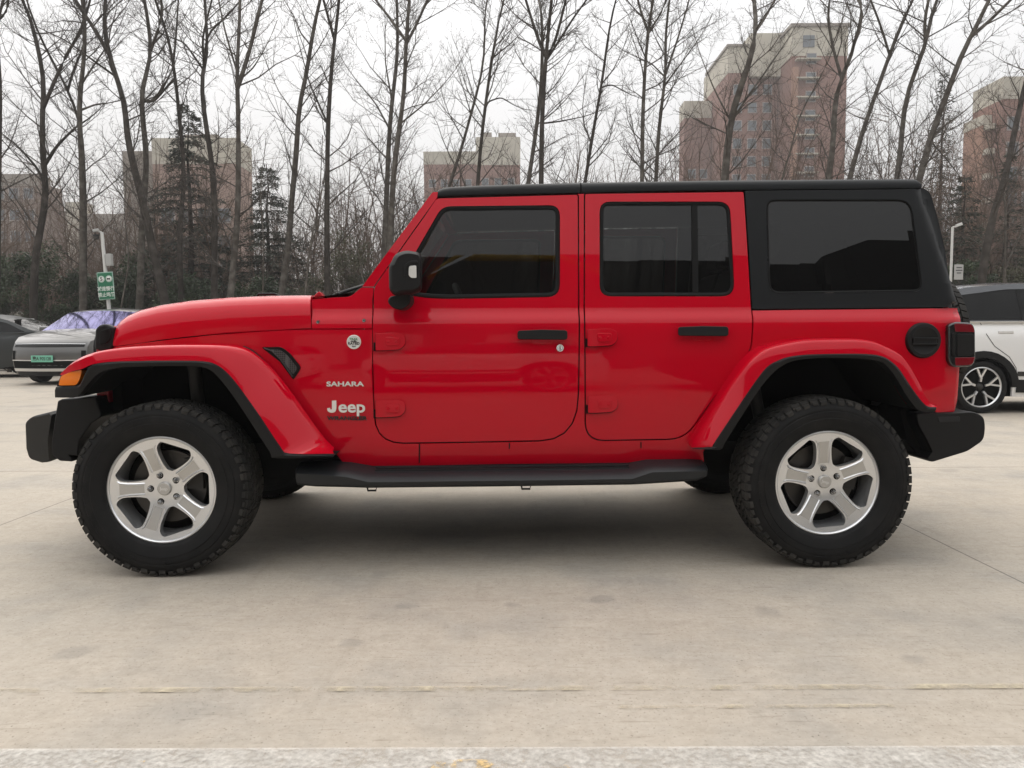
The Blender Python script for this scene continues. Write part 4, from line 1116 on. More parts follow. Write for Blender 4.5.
#=====================================================================  OTHER VEHICLES
def road_car(name, paint_m, prof_pts, hw, arches, glass_side, belt, roof_hw, loc, rz, bulge=.12, wheel_r=.34, roof_m=None, clad=None, wind=None, spoke='five', bi=.05, upper=None):
    """prof_pts: upper outline (x,z,kind) rear -> front; kinds: p paint, g glass, r roof"""
    root = empty(name, loc, rz)
    zroof = max(p[1] for p in prof_pts)
    def surf(x, z):
        if z <= belt:
            t = (belt - z) / belt
            y = hw - .02 * (z - .62) ** 2 / .1 - (.05 * max(0, (z - belt + .16) / .16) ** 2)
        else:
            y = hw - bi - (hw - bi - roof_hw) * ((z - belt) / (zroof - belt)) ** 1.1
        x0, x1 = prof_pts[0][0], prof_pts[-1][0]
        for e_ in (x - x0, x1 - x):
            if e_ < .5: y -= .16 * (1 - max(e_, 0) / .5) ** 2
        return max(y, .2)
    zb = .22
    x0 = prof_pts[0][0]; x1 = prof_pts[-1][0]
    top = [(p[0], p[1]) for p in prof_pts]
    low = []
    for ax_, ar_ in sorted(arches, reverse=True):
        low.append((ax_ + ar_, zb))
        for k in range(1, 16):
            a_ = math.pi * k / 16
            low.append((ax_ + ar_ * math.cos(a_), max(zb, wheel_r + ar_ * math.sin(a_))))
        low.append((ax_ - ar_, zb))
    outline = top + low
    bm = panel_mesh([outline, glass_side], surf, 0, .03, 0, 0, zl=sorted([.3 + .08 * i for i in range(18)] + [belt + .012]), dx=.25)
    me = bpy.data.meshes.new('body_side'); bm.to_mesh(me); bm.free()
    for s_ in (0, 1):
        o = link_mesh('body_side', me if not s_ else me.copy(), paint_m, root, 45)
        if s_:
            for v in o.data.vertices: v.co.y = -v.co.y
            o.data.flip_normals(); o.data.materials.pop(index=1) if len(o.data.materials) > 1 else None
        if upper:
            o.data.materials.append(upper)
            for p in o.data.polygons:
                if p.center.z > belt + .01: p.material_index = len(o.data.materials) - 1
    bm = panel_mesh([glass_side], surf, -.012, 0, 0, 0, zl=[], dx=.3)
    me = bpy.data.meshes.new('side_glass'); bm.to_mesh(me); bm.free()
    link_mesh('side_glass', me, M['carglass'], root); me2 = me.copy()
    for v in me2.vertices: v.co.y = -v.co.y
    me2.flip_normals()
    me2.materials.clear(); link_mesh('side_glass', me2, M['carglass'], root)
    # across
    def across(pts, nm, mt):
        rows = []
        for x, z in pts:
            w = surf(x, z)
            cx_ = (x0 + x1) / 2; en = max(0, 1 - min(x - x0, x1 - x) / .9)
            rows.append([(x + math.copysign(bulge * en * (1 - t * t), x - cx_), w * t, z + .045 * (1 - t * t) * (1 if z > belt else .6)) for t in np.linspace(-1, 1, 19)])
        V, F = loft(rows); o = MB().add(V, F).obj(nm, mt, root, 50, fix=True); return o
    seg = []; cur = None
    for i in range(len(prof_pts) - 1):
        k = prof_pts[i][2]
        if cur and cur[0] == k: cur[1].append(prof_pts[i + 1][:2])
        else:
            cur = (k, [prof_pts[i][:2], prof_pts[i + 1][:2]]); seg.append(cur)
    for k, P in seg:
        across(P, {'p': 'body_shell', 'g': 'windscreen', 'r': 'roof'}[k], {'p': paint_m, 'g': wind or M['carglass'], 'r': roof_m or paint_m}[k])
    MB().box(((x0 + x1) / 2, 0, .30), ((x1 - x0) / 2 - .25, hw - .30, .10)).obj('underbody', M['dark'], root)
    MB().box(((x0 + x1) / 2, 0, .72), ((x1 - x0) / 2 - .35, hw - .36, .30)).obj('cabin_floor', M['dark'], root)
    for ax_, ar_ in arches:
        for s_ in (-1, 1):
            if clad:
                cl = MB()
                inner = []; outer_ = []
                for k in range(0, 17):
                    a_ = math.pi * k / 16
                    for rr_, ls in ((ar_ - .015, inner), (ar_ + .075, outer_)):
                        x = ax_ + rr_ * math.cos(a_); z = max(.26, wheel_r + rr_ * math.sin(a_)); ls.append((x, s_ * (surf(x, z) + .008), z))
                V, F = loft([[(p[0], p[1] - s_ * .05, p[2]) for p in inner], inner, outer_, [(p[0], p[1] - s_ * .02, p[2]) for p in outer_]])
                cl.add(V, F).obj('arch_cladding', M['black_plastic'], root, 40)
            y = s_ * (surf(ax_, .5) - .12)
            w = MB()
            w.lathe([(-.09, wheel_r * .75), (-.105, wheel_r * .79), (-.11, wheel_r * .86), (-.095, wheel_r * .97), (-.06, wheel_r), (.09, wheel_r), (.11, wheel_r * .9), (.1, wheel_r * .6)], 40)
            ty_ = w.obj('wheel', M['tyre'], root, 40); ty_.location = (ax_, y, wheel_r)
            if s_ > 0: ty_.rotation_euler = (0, 0, math.pi)
            MB().lathe([(-.05, .0001), (-.05, wheel_r * .76), (.0, wheel_r * .77)], 30).obj('hub', M['dark'], ty_, 40)
            rm = MB(); rm.lathe([(-.085, wheel_r * .71), (-.10, wheel_r * .745), (-.095, wheel_r * .78), (-.06, wheel_r * .76)], 40)
            rm.obj('rim', M['silver'] if spoke != 'dark' else M['steel_dark'], ty_, 40)
            spk = MB()
            for q_ in range(5):
                a_ = 2 * math.pi * q_ / 5 + .3
                u = (math.cos(a_), math.sin(a_)); v = (-u[1], u[0])
                def pb(r0, s0, r1, s1, wd, y_=-.088):
                    d_ = Vector((u[0] * (r1 - r0) + v[0] * (s1 - s0), 0, u[1] * (r1 - r0) + v[1] * (s1 - s0))).normalized(); nn = Vector((-d_.z, 0, d_.x)) * wd
                    A = Vector((u[0] * r0 + v[0] * s0, y_ + .012, u[1] * r0 + v[1] * s0)); B_ = Vector((u[0] * r1 + v[0] * s1, y_, u[1] * r1 + v[1] * s1))
                    V = [A + nn, A - nn, B_ - nn, B_ + nn]; V += [p + Vector((0, .03, 0)) for p in V]
                    spk.add(V, [(0, 1, 2, 3), (0, 4, 5, 1), (1, 5, 6, 2), (2, 6, 7, 3), (3, 7, 4, 0)])
                k_ = wheel_r
                pb(k_ * .2, 0, k_ * .36, 0, .013); pb(k_ * .35, 0, k_ * .75, k_ * .19, .012); pb(k_ * .35, 0, k_ * .75, -k_ * .19, .012)
            spk.obj('spokes', M['silver'], ty_, 30)
            MB().lathe([(-.086, .0001), (-.086, .025), (-.08, .035), (-.05, .05)], 20).obj('wheel_cap', M['steel_dark'], ty_, 40)
    return root, surf

# white SUV: rear wheel at x=0 in its own frame, nose to +x
WX = W(979, 388, 10.0).x
def white_suv(loc, rz, label):
    P = [(-.86, .34, 'p'), (-.90, .55, 'p'), (-.88, .80, 'p'), (-.80, 1.02, 'p'), (-.72, 1.20, 'g'), (-.52, 1.50, 'g'), (-.40, 1.60, 'r'), (-.10, 1.655, 'r'), (.5, 1.70, 'r'), (1.2, 1.70, 'r'), (1.75, 1.64, 'g'), (2.55, 1.17, 'p'), (2.9, 1.10, 'p'), (3.4, 1.0, 'p'), (3.62, .88, 'p'), (3.70, .65, 'p'), (3.66, .30, 'p')]
    GS = rpoly([(-.62, 1.215, .05), (-.40, 1.525, .10), (.4, 1.625, .1), (1.2, 1.63, .1), (1.62, 1.58, .1), (2.30, 1.215, .06)], 4)
    root, surf = road_car('white_suv', M['whitecar'], P, .93, [(0, .40), (2.75, .40)], GS, 1.19, .66, loc, rz, clad=True, roof_m=M['roofdark'], upper=M['roofdark'], wheel_r=.345)
    tag(root, label, 'car')
    def sideline(name, pts, w, mt, off=.004, s_=-1):
        for s_ in (-1, 1):
            V = []; F = []
            for i, (x, z) in enumerate(pts):
                a_ = Vector(pts[max(i - 1, 0)]); b__ = Vector(pts[min(i + 1, len(pts) - 1)]); d = (b__ - a_).normalized(); nn = Vector((-d.y, d.x)) * w
                for sg in (-1, 1):
                    X, Z = x + nn.x * sg, z + nn.y * sg
                    V.append((X, s_ * (surf(X, Z) + off), Z))
            F = [(2 * i, 2 * i + 1, 2 * i + 3, 2 * i + 2) for i in range(len(pts) - 1)]
            mesh_obj(name, V, F, mt, root)
    sideline('door_seam', [(.0, 1.18), (.05, 1.02), (.14, .88), (.33, .74), (.42, .60), (.45, .42)], .004, M['seal'])
    sideline('door_seam', [(1.20, 1.18), (1.20, .8), (1.18, .42)], .004, M['seal'])
    sideline('sill_cladding', [(.44, .36), (1.3, .34), (2.3, .36)], .085, M['black_plastic'], .010)
    sideline('sill_strip', [(.44, .52), (1.3, .50), (2.3, .52)], .030, M['steel_dark'], .009)
    for x in (.30, 1.42):
        for s_ in (-1, 1):
            bev(MB().box((x, s_ * (surf(x, 1.06) + .002), 1.06), (.10, .008, .018)).obj('door_handle', M['handle_w'], root), .006)
    for x in (.55, 1.25):
        for s_ in (-1, 1):
            V = [(x - .03, s_ * (surf(x, 1.215) - .006), 1.215), (x + .03, s_ * (surf(x, 1.215) - .006), 1.215), (x + .02, s_ * (surf(x, 1.61) - .006), 1.61), (x - .02, s_ * (surf(x, 1.61) - .006), 1.61)]
            mesh_obj('window_pillar', V, [(0, 1, 2, 3)], M['seal'], root)
    bev(MB().box((-.86, 0, .95), (.03, .75, .05)).obj('tail_lamp', M['redlens'], root), .01)
    for s_ in (-1, 1):
        bev(MB().box((2.15, s_ * 1.02, 1.24), (.07, .11, .07)).obj('wing_mirror', M['whitecar'], root), .03, 3)
        bev(MB().box((3.60, s_ * .62, .86), (.06, .16, .05)).obj('headlamp', M['clear'], root), .02)
    return root
M['handle_w'] = mat('flush_handle', (.62, .615, .60), .4)
white_suv((WX, 10.85, 0), 0, 'white SUV with dark roof and black wheel arch cladding parked behind the red car')

# silver SUV facing the camera (own frame: nose to +x, turned to -Y)
P = [(-2.40, .35, 'p'), (-2.44, .60, 'p'), (-2.40, .95, 'p'), (-2.28, 1.12, 'g'), (-1.95, 1.48, 'r'), (-1.5, 1.60, 'r'), (-.6, 1.66, 'r'), (.1, 1.645, 'r'), (.38, 1.60, 'g'), (1.22, 1.17, 'p'), (1.55, 1.12, 'p'), (2.0, 1.03, 'p'), (2.24, .93, 'p'), (2.33, .80, 'p'), (2.36, .60, 'p'), (2.34, .40, 'p'), (2.28, .24, 'p')]
GS = rpoly([(-2.0, 1.20, .05), (-1.7, 1.46, .1), (-.6, 1.58, .1), (.2, 1.55, .1), (1.0, 1.18, .05)], 4)
SX = W(54, 386, 16.4).x
silver, ssurf = road_car('silver_suv', M['silvercar'], P, 1.0, [(-1.45, .40), (1.42, .40)], GS, 1.16, .84, (SX + .10, 18.75, 0), R(-90) + R(-4), bulge=.20, wheel_r=.36, wind=M['purpleglass'], roof_m=M['silvercar'], bi=.045)
tag(silver, 'silver grey electric SUV with a green number plate, facing the camera behind the red hood', 'car')
def fx(y, z, w=.80):
    xs = [2.24, 2.33, 2.36, 2.34, 2.28]; zs = [.93, .80, .60, .40, .24]
    hw_ = ssurf(2.3, z); z = z - .027 * (1 - min(1, abs(y) / hw_) ** 2)
    x = float(np.interp(-z, [-q for q in zs], xs)); hw_ = ssurf(x, z)
    return x + .20 * (1 - (2.28 - x) / .9) * (1 - min(1, abs(y) / hw_) ** 2)
def fstrip(name, z0, z1, y0, y1, mt, off, n=14, sw_=0.):
    rows = []
    for z in (z0, z1):
        rows.append([(fx(y, z) + off, y, z + sw_ * (y / .8) ** 2) for y in np.linspace(y0, y1, n)])
    back = [[(p[0] - .05, p[1], p[2]) for p in r_] for r_ in rows]
    V, F = loft([back[0], rows[0], rows[1], back[1]])
    return MB().add(V, F).obj(name, mt, silver, 40)
fstrip('light_bar', .825, .885, -.78, .78, M['seal'], .015, sw_=-.01)
fstrip('light_bar_strip', .886, .893, -.78, .78, M['silver'], .012, sw_=-.01)
fstrip('lower_grille', .37, .53, -.80, .80, M['dark'], .012)
fstrip('grille_slat', .525, .545, -.82, .82, M['silver'], .02)
fstrip('bumper_lip', .30, .36, -.80, .80, M['silver'], .03)
fstrip('skirt', .20, .29, -.74, .74, M['black_plastic'], .005)
for s_ in (-1, 1):
    fstrip('air_slot', .54, .74, s_ * .74, s_ * .82, M['dark'], .014, 4)
pl = mesh_obj('number_plate', [(0, 0, 0)], [], M['plategreen'], silver)
bpy.data.objects.remove(pl)
pl = bev(MB().box((0, 0, 0), (.008, .24, .07)).obj('number_plate', M['plategreen'], silver), .004)
pl.location = (fx(0, .57) + .03, 0, .57)
text('plate_lettering', '豫A F05128', .098, M['ink'], pl, (.0095, 0, 0), .0016, .0008, .84, rot=(R(90), 0, R(90)))
for s_ in (-1, 1):
    bev(MB().box((.95, s_ * 1.05, 1.20), (.08, .12, .07)).obj('wing_mirror', M['silvercar'], silver), .03, 3)
bev(MB().box((-.9, 0, 1.715), (.9, .02, .01)).obj('roof_rail', M['silvercar'], silver), .005)

# dark fastback beside it, tail to the right
P = [(-1.15, .35, 'p'), (-1.18, .60, 'p'), (-1.16, .85, 'p'), (-1.10, 1.08, 'p'), (-.98, 1.12, 'g'), (-.35, 1.36, 'r'), (.1, 1.46, 'r'), (.8, 1.51, 'r'), (1.4, 1.49, 'r'), (1.75, 1.42, 'g'), (2.55, 1.02, 'p'), (3.2, .92, 'p'), (3.6, .75, 'p'), (3.68, .5, 'p'), (3.62, .3, 'p')]
GS = rpoly([(-.86, 1.08, .04), (-.34, 1.30, .1), (.4, 1.42, .1), (1.4, 1.42, .1), (2.3, 1.04, .05)], 4)
DX = W(36, 340, 19.2).x
dark, _ = road_car('dark_fastback', M['darkcar'], P, .93, [(.30, .39), (2.7, .39)], GS, 1.05, .60, (DX - 1.15, 20.1, 0), R(180), wheel_r=.35, bulge=.1)
dark.scale = (1, 1, 1.06)
tag(dark, 'dark grey fastback saloon at the left edge beside the silver SUV', 'car')
for s_ in (-1, 1):
    bev(MB().box((-1.13, s_ * .5, .92), (.04, .30, .05)).obj('tail_lamp', M['redlens'], dark), .02)
    bev(MB().box((.6, s_ * .945, .92), (.10, .01, .02)).obj('door_handle', M['darkcar'], dark), .006)

#=====================================================================  SIGN POSTS
def camera_post(name, px_, top_py, Y, label, r=.05):
    b_ = W(px_, 330, Y); t_ = W(px_, top_py, Y)
    root = empty(name, (b_.x, Y, 0)); tag(root, label, 'sign post')
    H = t_.z
    MB().tube([(0, 0, 0), (0, 0, H)], [r * 1.1, r * .85], 12).obj('post', M['pole'], root, 60)
    return root, H
g, H = camera_post('sign_post', 113.6, 232, 20.6, 'white steel post carrying a green parking sign and two cameras, left of the red hood')
g.rotation_euler = (0, R(-3.2), 0)
sw0 = W(97.4, 272, 20.5); sw1 = W(114.6, 299.5, 20.5)
w_ = (sw1.x - sw0.x) / 2; h_ = (sw0.z - sw1.z) / 2; zc = (sw0.z + sw1.z) / 2
sg = bev(MB().box((0, 0, 0), (w_, .012, h_)).obj('sign_board', M['signframe'], g), .008); sg.location = (.02, -.085, zc)
MB().box((0, -.0135, 0), (w_ - .022, .0025, h_ - .022)).obj('sign_face', M['signgreen'], sg)
for x, mt_, s_ in ((-.098, M['redink'], '5'), (.102, M['redink'], '')):
    MB().lathe([(-.0185, .0001), (-.0185, .083), (-.016, .086)], 28).obj('sign_disc', M['signwhite'], sg, 40).location = (x, 0, h_ * .50)
    MB().lathe([(-.0187, .066), (-.0192, .068), (-.0192, .076), (-.0187, .078)], 28).obj('sign_ring', M['signframe'], sg, 40).location = (x, 0, h_ * .50)
text('sign_lettering', '5', .14, M['ink'], sg, (-.098, -.0195, h_ * .50), .003, .0008)
hn = MB().box((.07, -.02, h_ * .50), (.018, .001, .022)).prism([(.085, h_ * .50 - .014), (.085, h_ * .50 + .014), (.135, h_ * .50 + .028), (.135, h_ * .50 - .028)], -.021, -.019)
hn.obj('horn_symbol', M['ink'], sg)
text('sign_lettering', '减速慢行', .125, M['signwhite'], sg, (0, -.0175, -h_ * .22), .002, .0008, .92)
text('sign_lettering', '禁止鸣笛', .125, M['signwhite'], sg, (0, -.0175, -h_ * .66), .002, .0008, .92)
cb = W(110, 260, 20.6)
bev(MB().box((.13, 0, cb.z), (.075, .06, .16)).obj('control_box', M['camera_grey'], g), .01)
def cctv(root, x, z, s_, mt, tilt=0):
    MB().tube([(0, 0, z - .02), (x, -.05, z - .02)], .015, 8).obj('camera_arm', M['pole'], root, 50)
    c = bev(MB().box((0, 0, 0), (.13, .055, .05)).obj('surveillance_camera', mt, root), .012); c.location = (x + s_ * .05, -.06, z + .02); c.rotation_euler = (0, R(tilt), R(-10 * s_))
    bev(MB().box((s_ * .135, 0, 0), (.008, .045, .042)).obj('camera_lens', M['smoke'], c), .004)
    return c
cctv(g, -.07, H + .03, -1, M['camera_grey'], -8).scale = (.6, .7, .7)
d_ = MB().lathe([(-.08, .0001), (-.07, .05), (-.02, .075), (.06, .075), (.07, .0001)], 16, 'z').obj('dome_camera', M['smoke'], g, 50); d_.location = (-.14, -.06, H - .12)
g2, H2 = camera_post('camera_post', 949, 227, 17.5, 'slim white post with a camera behind the rear of the red car', .030)
cctv(g2, .06, H2 + .02, 1, M['pole'], -20).scale = (.5, .6, .6)
q = W(955, 272, 17.4)
sb = bev(MB().box((.14, -.06, q.z), (.10, .012, .17)).obj('notice_board', M['camera_grey'], g2), .006)
for k, wd in ((.10, .06), (.04, .075), (-.02, .05)):
    MB().box((.14, -.0735, q.z + k), (wd, .001, .010)).obj('notice_line', M['ink'], g2)
# white cabinet behind the dark fastback
c_ = W(22, 318, 22.0)
cab = empty('charging_cabinet', (c_.x, 22.0, 0)); tag(cab, 'white equipment cabinet standing behind the dark fastback', 'cabinet')
bev(MB().box((0, 0, .77), (.24, .2, .77)).obj('cabinet_body', M['signwhite'], cab), .02)
MB().box((0, -.205, 1.05), (.15, .006, .18)).obj('cabinet_door', M['camera_grey'], cab)

#=====================================================================  BUILDINGS
def bldg(name, label, boxes, wins=(), rz=0, extra=None):
    """boxes: (x0,x1,y0,y1,z0,z1,material,partname); wins: (boxface x0,x1,n, y, z0,dz,m, w,h)"""
    x0 = min(b[0] for b in boxes); y0 = min(b[2] for b in boxes)
    root = empty(name, (x0, y0, 0)); tag(root, label, 'building')
    for b in boxes:
        o = MB().box(((b[0] + b[1]) / 2 - x0, (b[2] + b[3]) / 2 - y0, (b[4] + b[5]) / 2), ((b[1] - b[0]) / 2, (b[3] - b[2]) / 2, (b[5] - b[4]) / 2)).obj(b[7], b[6], root)
    cnt = 0
    for (wx0, wx1, n, y, z0, dz, m_, w, h) in wins:
        fr_me = pn_me = None
        for j in range(m_):
            for i in range(n):
                x = wx0 + (wx1 - wx0) * ((i + .5) / n); z = z0 + dz * j
                if fr_me is None:
                    f = MB().box((0, -.06, 0), (w / 2 + .12, .06, h / 2 + .12)).obj('window', M['window_frame'], root); fr_me = f.data
                    p = MB().box((0, -.125, 0), (w / 2, .012, h / 2)).obj('pane', M['window_dark'], f); pn_me = p.data
                else:
                    f = bpy.data.objects.new('window', fr_me); C.objects.link(f); f.parent = root
                    p = bpy.data.objects.new('pane', pn_me); C.objects.link(p); p.parent = f
                f.location = (x - x0, y - y0, z)
                cnt += 1
    return root, (x0, y0)
def WX_(px_, Y): return W(px_, 150, Y).x
def WZ_(py_, Y, px_=512): return W(px_, py_, Y).z
# tall brick tower on the right
Y0, Y1 = 125., 131.
za = WZ_(27, Y0, 815); zb_ = WZ_(56, Y0, 815); zc_ = WZ_(47, Y1, 750); zd = WZ_(73, Y1, 750)
xa, xb, xc, xd = WX_(790, Y0), WX_(845, Y0), WX_(727, Y1), WX_(781, Y1)
Y2 = 141.; xe, xf_ = WX_(684, Y2), WX_(712, Y2); ze = WZ_(101, Y2, 695); zf = WZ_(118, Y2, 695)
tw, (ox, oy) = bldg('apartment_tower', 'tall red brick apartment tower with cream top storeys above the black roof', [
    (xa, xb, Y0, Y0 + 14, 0, zb_, M['brick'], 'wall'), (xa - .06, xb + .06, Y0 - .06, Y0 + 14.06, zb_ + .002, za, M['cream'], 'top_storey'),
    (xc, xa - .08, Y1, Y1 + 16, 0, zd, M['brick'], 'wall'), (xc - .06, xa - .09, Y1 - .06, Y1 + 16.06, zd + .002, zc_, M['cream'], 'top_storey'),
    (xa - 5, xa + 1.5, Y0 + 5, Y0 + 12, za - 6, WZ_(33, Y0 + 5, 780), M['cream'], 'stair_tower'),
    (xe, xc - .1, Y2, Y2 + 4, 0, zf, M['brick'], 'wall'), (xe - .05, xc - .11, Y2 - .05, Y2 + 4.05, zf + .002, ze, M['cream'], 'top_storey'),
    (xa - .02, xa + .75, Y0 - 1.0, Y0 - .005, 0, zb_ - 2, M['brick_orange'], 'balcony_bay'),
    (xa - .3, xb + .3, Y0 - .3, Y0 + 14.3, za + .002, za + .5, M['taupe'], 'parapet'),
    (xc - .3, xa - .4, Y1 - .3, Y1 + 14.3, zc_ + .002, zc_ + .4, M['taupe'], 'parapet')],
    wins=[(xc + .4, xa - .6, 3, Y1, 6, 2.95, 13, 1.3, 1.5), (xa + 1.6, xa + 4.6, 1, Y0, 6, 2.95, 14, 1.4, 1.5), (xe + .4, xc - .5, 2, Y2, 6, 2.95, 9, 1.3, 1.5)])
for k in range(14):
    z = 7 + 2.95 * k
    MB().box((xa + 2.4 - ox, Y0 - .55 - oy, z - 1.3), (1.9, .55, .10)).obj('balcony', M['cream'], tw)
MB().box((xa + 2.6 - ox, Y0 - .14 - oy, (za + zb_) / 2), (.9, .08, .9)).obj('window', M['window_dark'], tw)
# pale block in the middle
Y0 = 150.
xa, xb, xc = WX_(423, Y0), WX_(476, Y0), WX_(520, Y0)
bldg('apartment_block', 'low cream and brick apartment block behind the front of the black roof', [
    (xa, xb - .02, Y0 + 1, Y0 + 15, 0, WZ_(163, Y0), M['brick'], 'wall'), (xa - .05, xb - .03, Y0 + .95, Y0 + 15, WZ_(163, Y0) + .002, WZ_(150, Y0), M['cream'], 'top_storey'),
    (xb, xc, Y0, Y0 + 15, 0, WZ_(165, Y0), M['brick'], 'wall'), (xb - .01, xc + .05, Y0 - .05, Y0 + 15, WZ_(165, Y0) + .002, WZ_(137, Y0), M['cream'], 'top_storey'),
    (xb + 1, xb + 3, Y0 + 1, Y0 + 4, WZ_(137, Y0) + .002, WZ_(131, Y0), M['taupe'], 'roof_box'), (xc - 4.2, xc - .8, Y0 + 1, Y0 + 4, WZ_(137, Y0) + .002, WZ_(131.5, Y0), M['taupe'], 'roof_box')],
    wins=[(xa + .5, xb - .5, 4, Y0 + 1, 6, 3, 9, 1.2, 1.4), (xb + .5, xc - .5, 3, Y0, 6, 3, 9, 1.2, 1.4)])
# taupe block on the left behind the conifers
Y0 = 85.
xa, xb, xc = WX_(122, Y0 + 3), WX_(152, Y0), WX_(236, Y0)
bldg('apartment_block', 'taupe and pinkish apartment block behind the tall conifer on the left', [
    (xa, xb - .02, Y0 + 3, Y0 + 5, 0, WZ_(151, Y0 + 3, 140), M['taupe'], 'wall'),
    (xb, xc, Y0, Y0 + 5, 0, WZ_(164, Y0, 190), M['pinkrender'], 'wall'), (xb - .01, xc + .05, Y0 - .05, Y0 + 5, WZ_(164, Y0, 190) + .002, WZ_(138, Y0, 190), M['cream'], 'top_storey'),
    (xb + 3.2, xc - 2.5, Y0 + 1, Y0 + 4, WZ_(138, Y0, 190) + .002, WZ_(132, Y0, 190), M['taupe'], 'roof_box')],
    wins=[(xb + .5, xc - .5, 4, Y0, 5, 3, 4, 1.3, 1.4)])
# reddish block at the far left
Y0 = 110.
bldg('apartment_block', 'brownish brick block half hidden by twigs at the far left', [
    (WX_(-60, Y0), WX_(48, Y0), Y0, Y0 + 3, 0, WZ_(186, Y0, 10), M['brick_brown'], 'wall'), (WX_(-60, Y0) - .05, WX_(36, Y0) + .05, Y0 - .05, Y0 + 3, WZ_(186, Y0, 10) + .002, WZ_(174, Y0, 10), M['taupe'], 'top_storey')],
    wins=[(WX_(-10, Y0), WX_(34, Y0), 3, Y0, 6, 3, 6, 1.3, 1.4)])
bldg('apartment_block', 'small pale stepped block between two trunks at left', [
    (WX_(50, Y0 + 20), WX_(63, Y0 + 20) - .02, Y0 + 20, Y0 + 23, 0, WZ_(211, Y0 + 20, 70), M['taupe'], 'wall'), (WX_(63, Y0 + 20), WX_(81, Y0 + 20), Y0 + 19.9, Y0 + 23, 0, WZ_(202, Y0 + 20, 70), M['cream'], 'wall'),
    (WX_(81, Y0 + 20) + .02, WX_(120, Y0 + 20), Y0 + 20, Y0 + 23, 0, WZ_(214, Y0 + 20, 70), M['taupe'], 'wall')])
# orange block at the right edge
Y0 = 95.
xa, xb, xc = WX_(982, Y0), WX_(1001, Y0 - 2), WX_(1075, Y0 - 2)
ob, (ox, oy) = bldg('apartment_block', 'orange brick apartment block with white balconies at the right edge', [
    (xa, xb - .02, Y0, Y0 + 4, 0, WZ_(125, Y0, 985), M['brick_orange'], 'wall'), (xa - .05, xb - .03, Y0 - .05, Y0 + 4, WZ_(125, Y0, 985) + .002, WZ_(115, Y0, 985), M['cream'], 'top_storey'),
    (xb, xc, Y0 - 2, Y0 + 4, 0, WZ_(104, Y0, 1010), M['brick'], 'wall'), (xb - .02, xc + .05, Y0 - 2.05, Y0 + 4, WZ_(104, Y0, 1010) + .002, WZ_(82, Y0, 1010), M['cream'], 'top_storey')],
    wins=[(xb + .3, xc - .3, 4, Y0 - 2, 5, 2.95, 8, 1.3, 1.4)])
for k in range(8):
    MB().box(((xa + xb) / 2 - ox, Y0 - .5 - oy, 5 + 2.95 * k), ((xb - xa) / 2 - .1, .5, .32)).obj('balcony', M['cream'], ob)
# hall across the lot behind the camera (seen mirrored in the side windows)
HY = -15.
hall = empty('storage_hall', (0, HY, 0)); tag(hall, 'dark cladding hall with a gabled end, mirrored in the side windows of the red car', 'building')
MB().box((-10.5, -4, 5.17), (21.5, 4, 5.17)).obj('wall', M['hall'], hall)
hp_ = [(11.02, 0), (62, 0), (62, 10.7), (12.6, 10.95), (11.02, 10.35)]
MB().prism(hp_, -8, .5).obj('gable_wall', M['hall'], hall)
yb = mat('yellow_steel', (.50, .30, .02), .5)
MB().tube([(-1.5, .35, 9.35), (-.55, .35, 10.12), (2.5, .35, 10.12), (3.9, .35, 9.25)], .11, 8).obj('gantry_beam', yb, hall, 50)
for k in range(7):
    MB().box((-28 + 5 * k, .03, 2.0), (1.6, .03, 1.6)).obj('door', M['camera_grey'], hall)
white_suv((1.0, -4.8, 0), R(180), 'white SUV parked across the lot, mirrored in the front door of the red car')
white_suv((-5.2, -5.4, 0), R(180), 'white SUV parked across the lot, mirrored in the front fender of the red car')

def fresh(o, label, loc, rz):
    q = copy_tree(o); q.location = loc; q.rotation_euler = (0, 0, rz); q['label'] = label
    return q
fresh(dark, 'dark grey fastback parked across the lot, mirrored in the rear door of the red car', (6.6, -4.8, 0), R(180))
fresh(dark, 'dark grey fastback parked across the lot, mirrored in the rear fender of the red car', (9.6, -5.2, 0), R(0))

#=====================================================================  TREES
def tubes_mesh(paths, sides=3):
    """paths: list of (Nx3 pts, N radii) all with the same N -> verts, faces"""
    P = np.array([p for p, r in paths], dtype=np.float64); Rr = np.array([r for p, r in paths])
    B, N, _ = P.shape
    T = np.empty_like(P); T[:, 1:-1] = P[:, 2:] - P[:, :-2]; T[:, 0] = P[:, 1] - P[:, 0]; T[:, -1] = P[:, -1] - P[:, -2]
    T /= np.maximum(np.linalg.norm(T, axis=2, keepdims=True), 1e-9)
    ref = np.where(np.abs(T[..., 2:3]) < .9, np.array([0, 0, 1.]), np.array([1., 0, 0]))
    U = np.cross(T, ref); U /= np.maximum(np.linalg.norm(U, axis=2, keepdims=True), 1e-9)
    Vv = np.cross(T, U)
    an = 2 * np.pi * np.arange(sides) / sides
    X = P[:, :, None, :] + Rr[:, :, None, None] * (np.cos(an)[None, None, :, None] * U[:, :, None, :] + np.sin(an)[None, None, :, None] * Vv[:, :, None, :])
    V = X.reshape(-1, 3)
    b = np.arange(B)[:, None, None] * N * sides; i = np.arange(N - 1)[None, :, None] * sides; k = np.arange(sides)[None, None, :]; k2 = (k + 1) % sides
    F = np.stack([b + i + k, b + i + k2, b + i + sides + k2, b + i + sides + k], axis=-1).reshape(-1, 4)
    return V, F
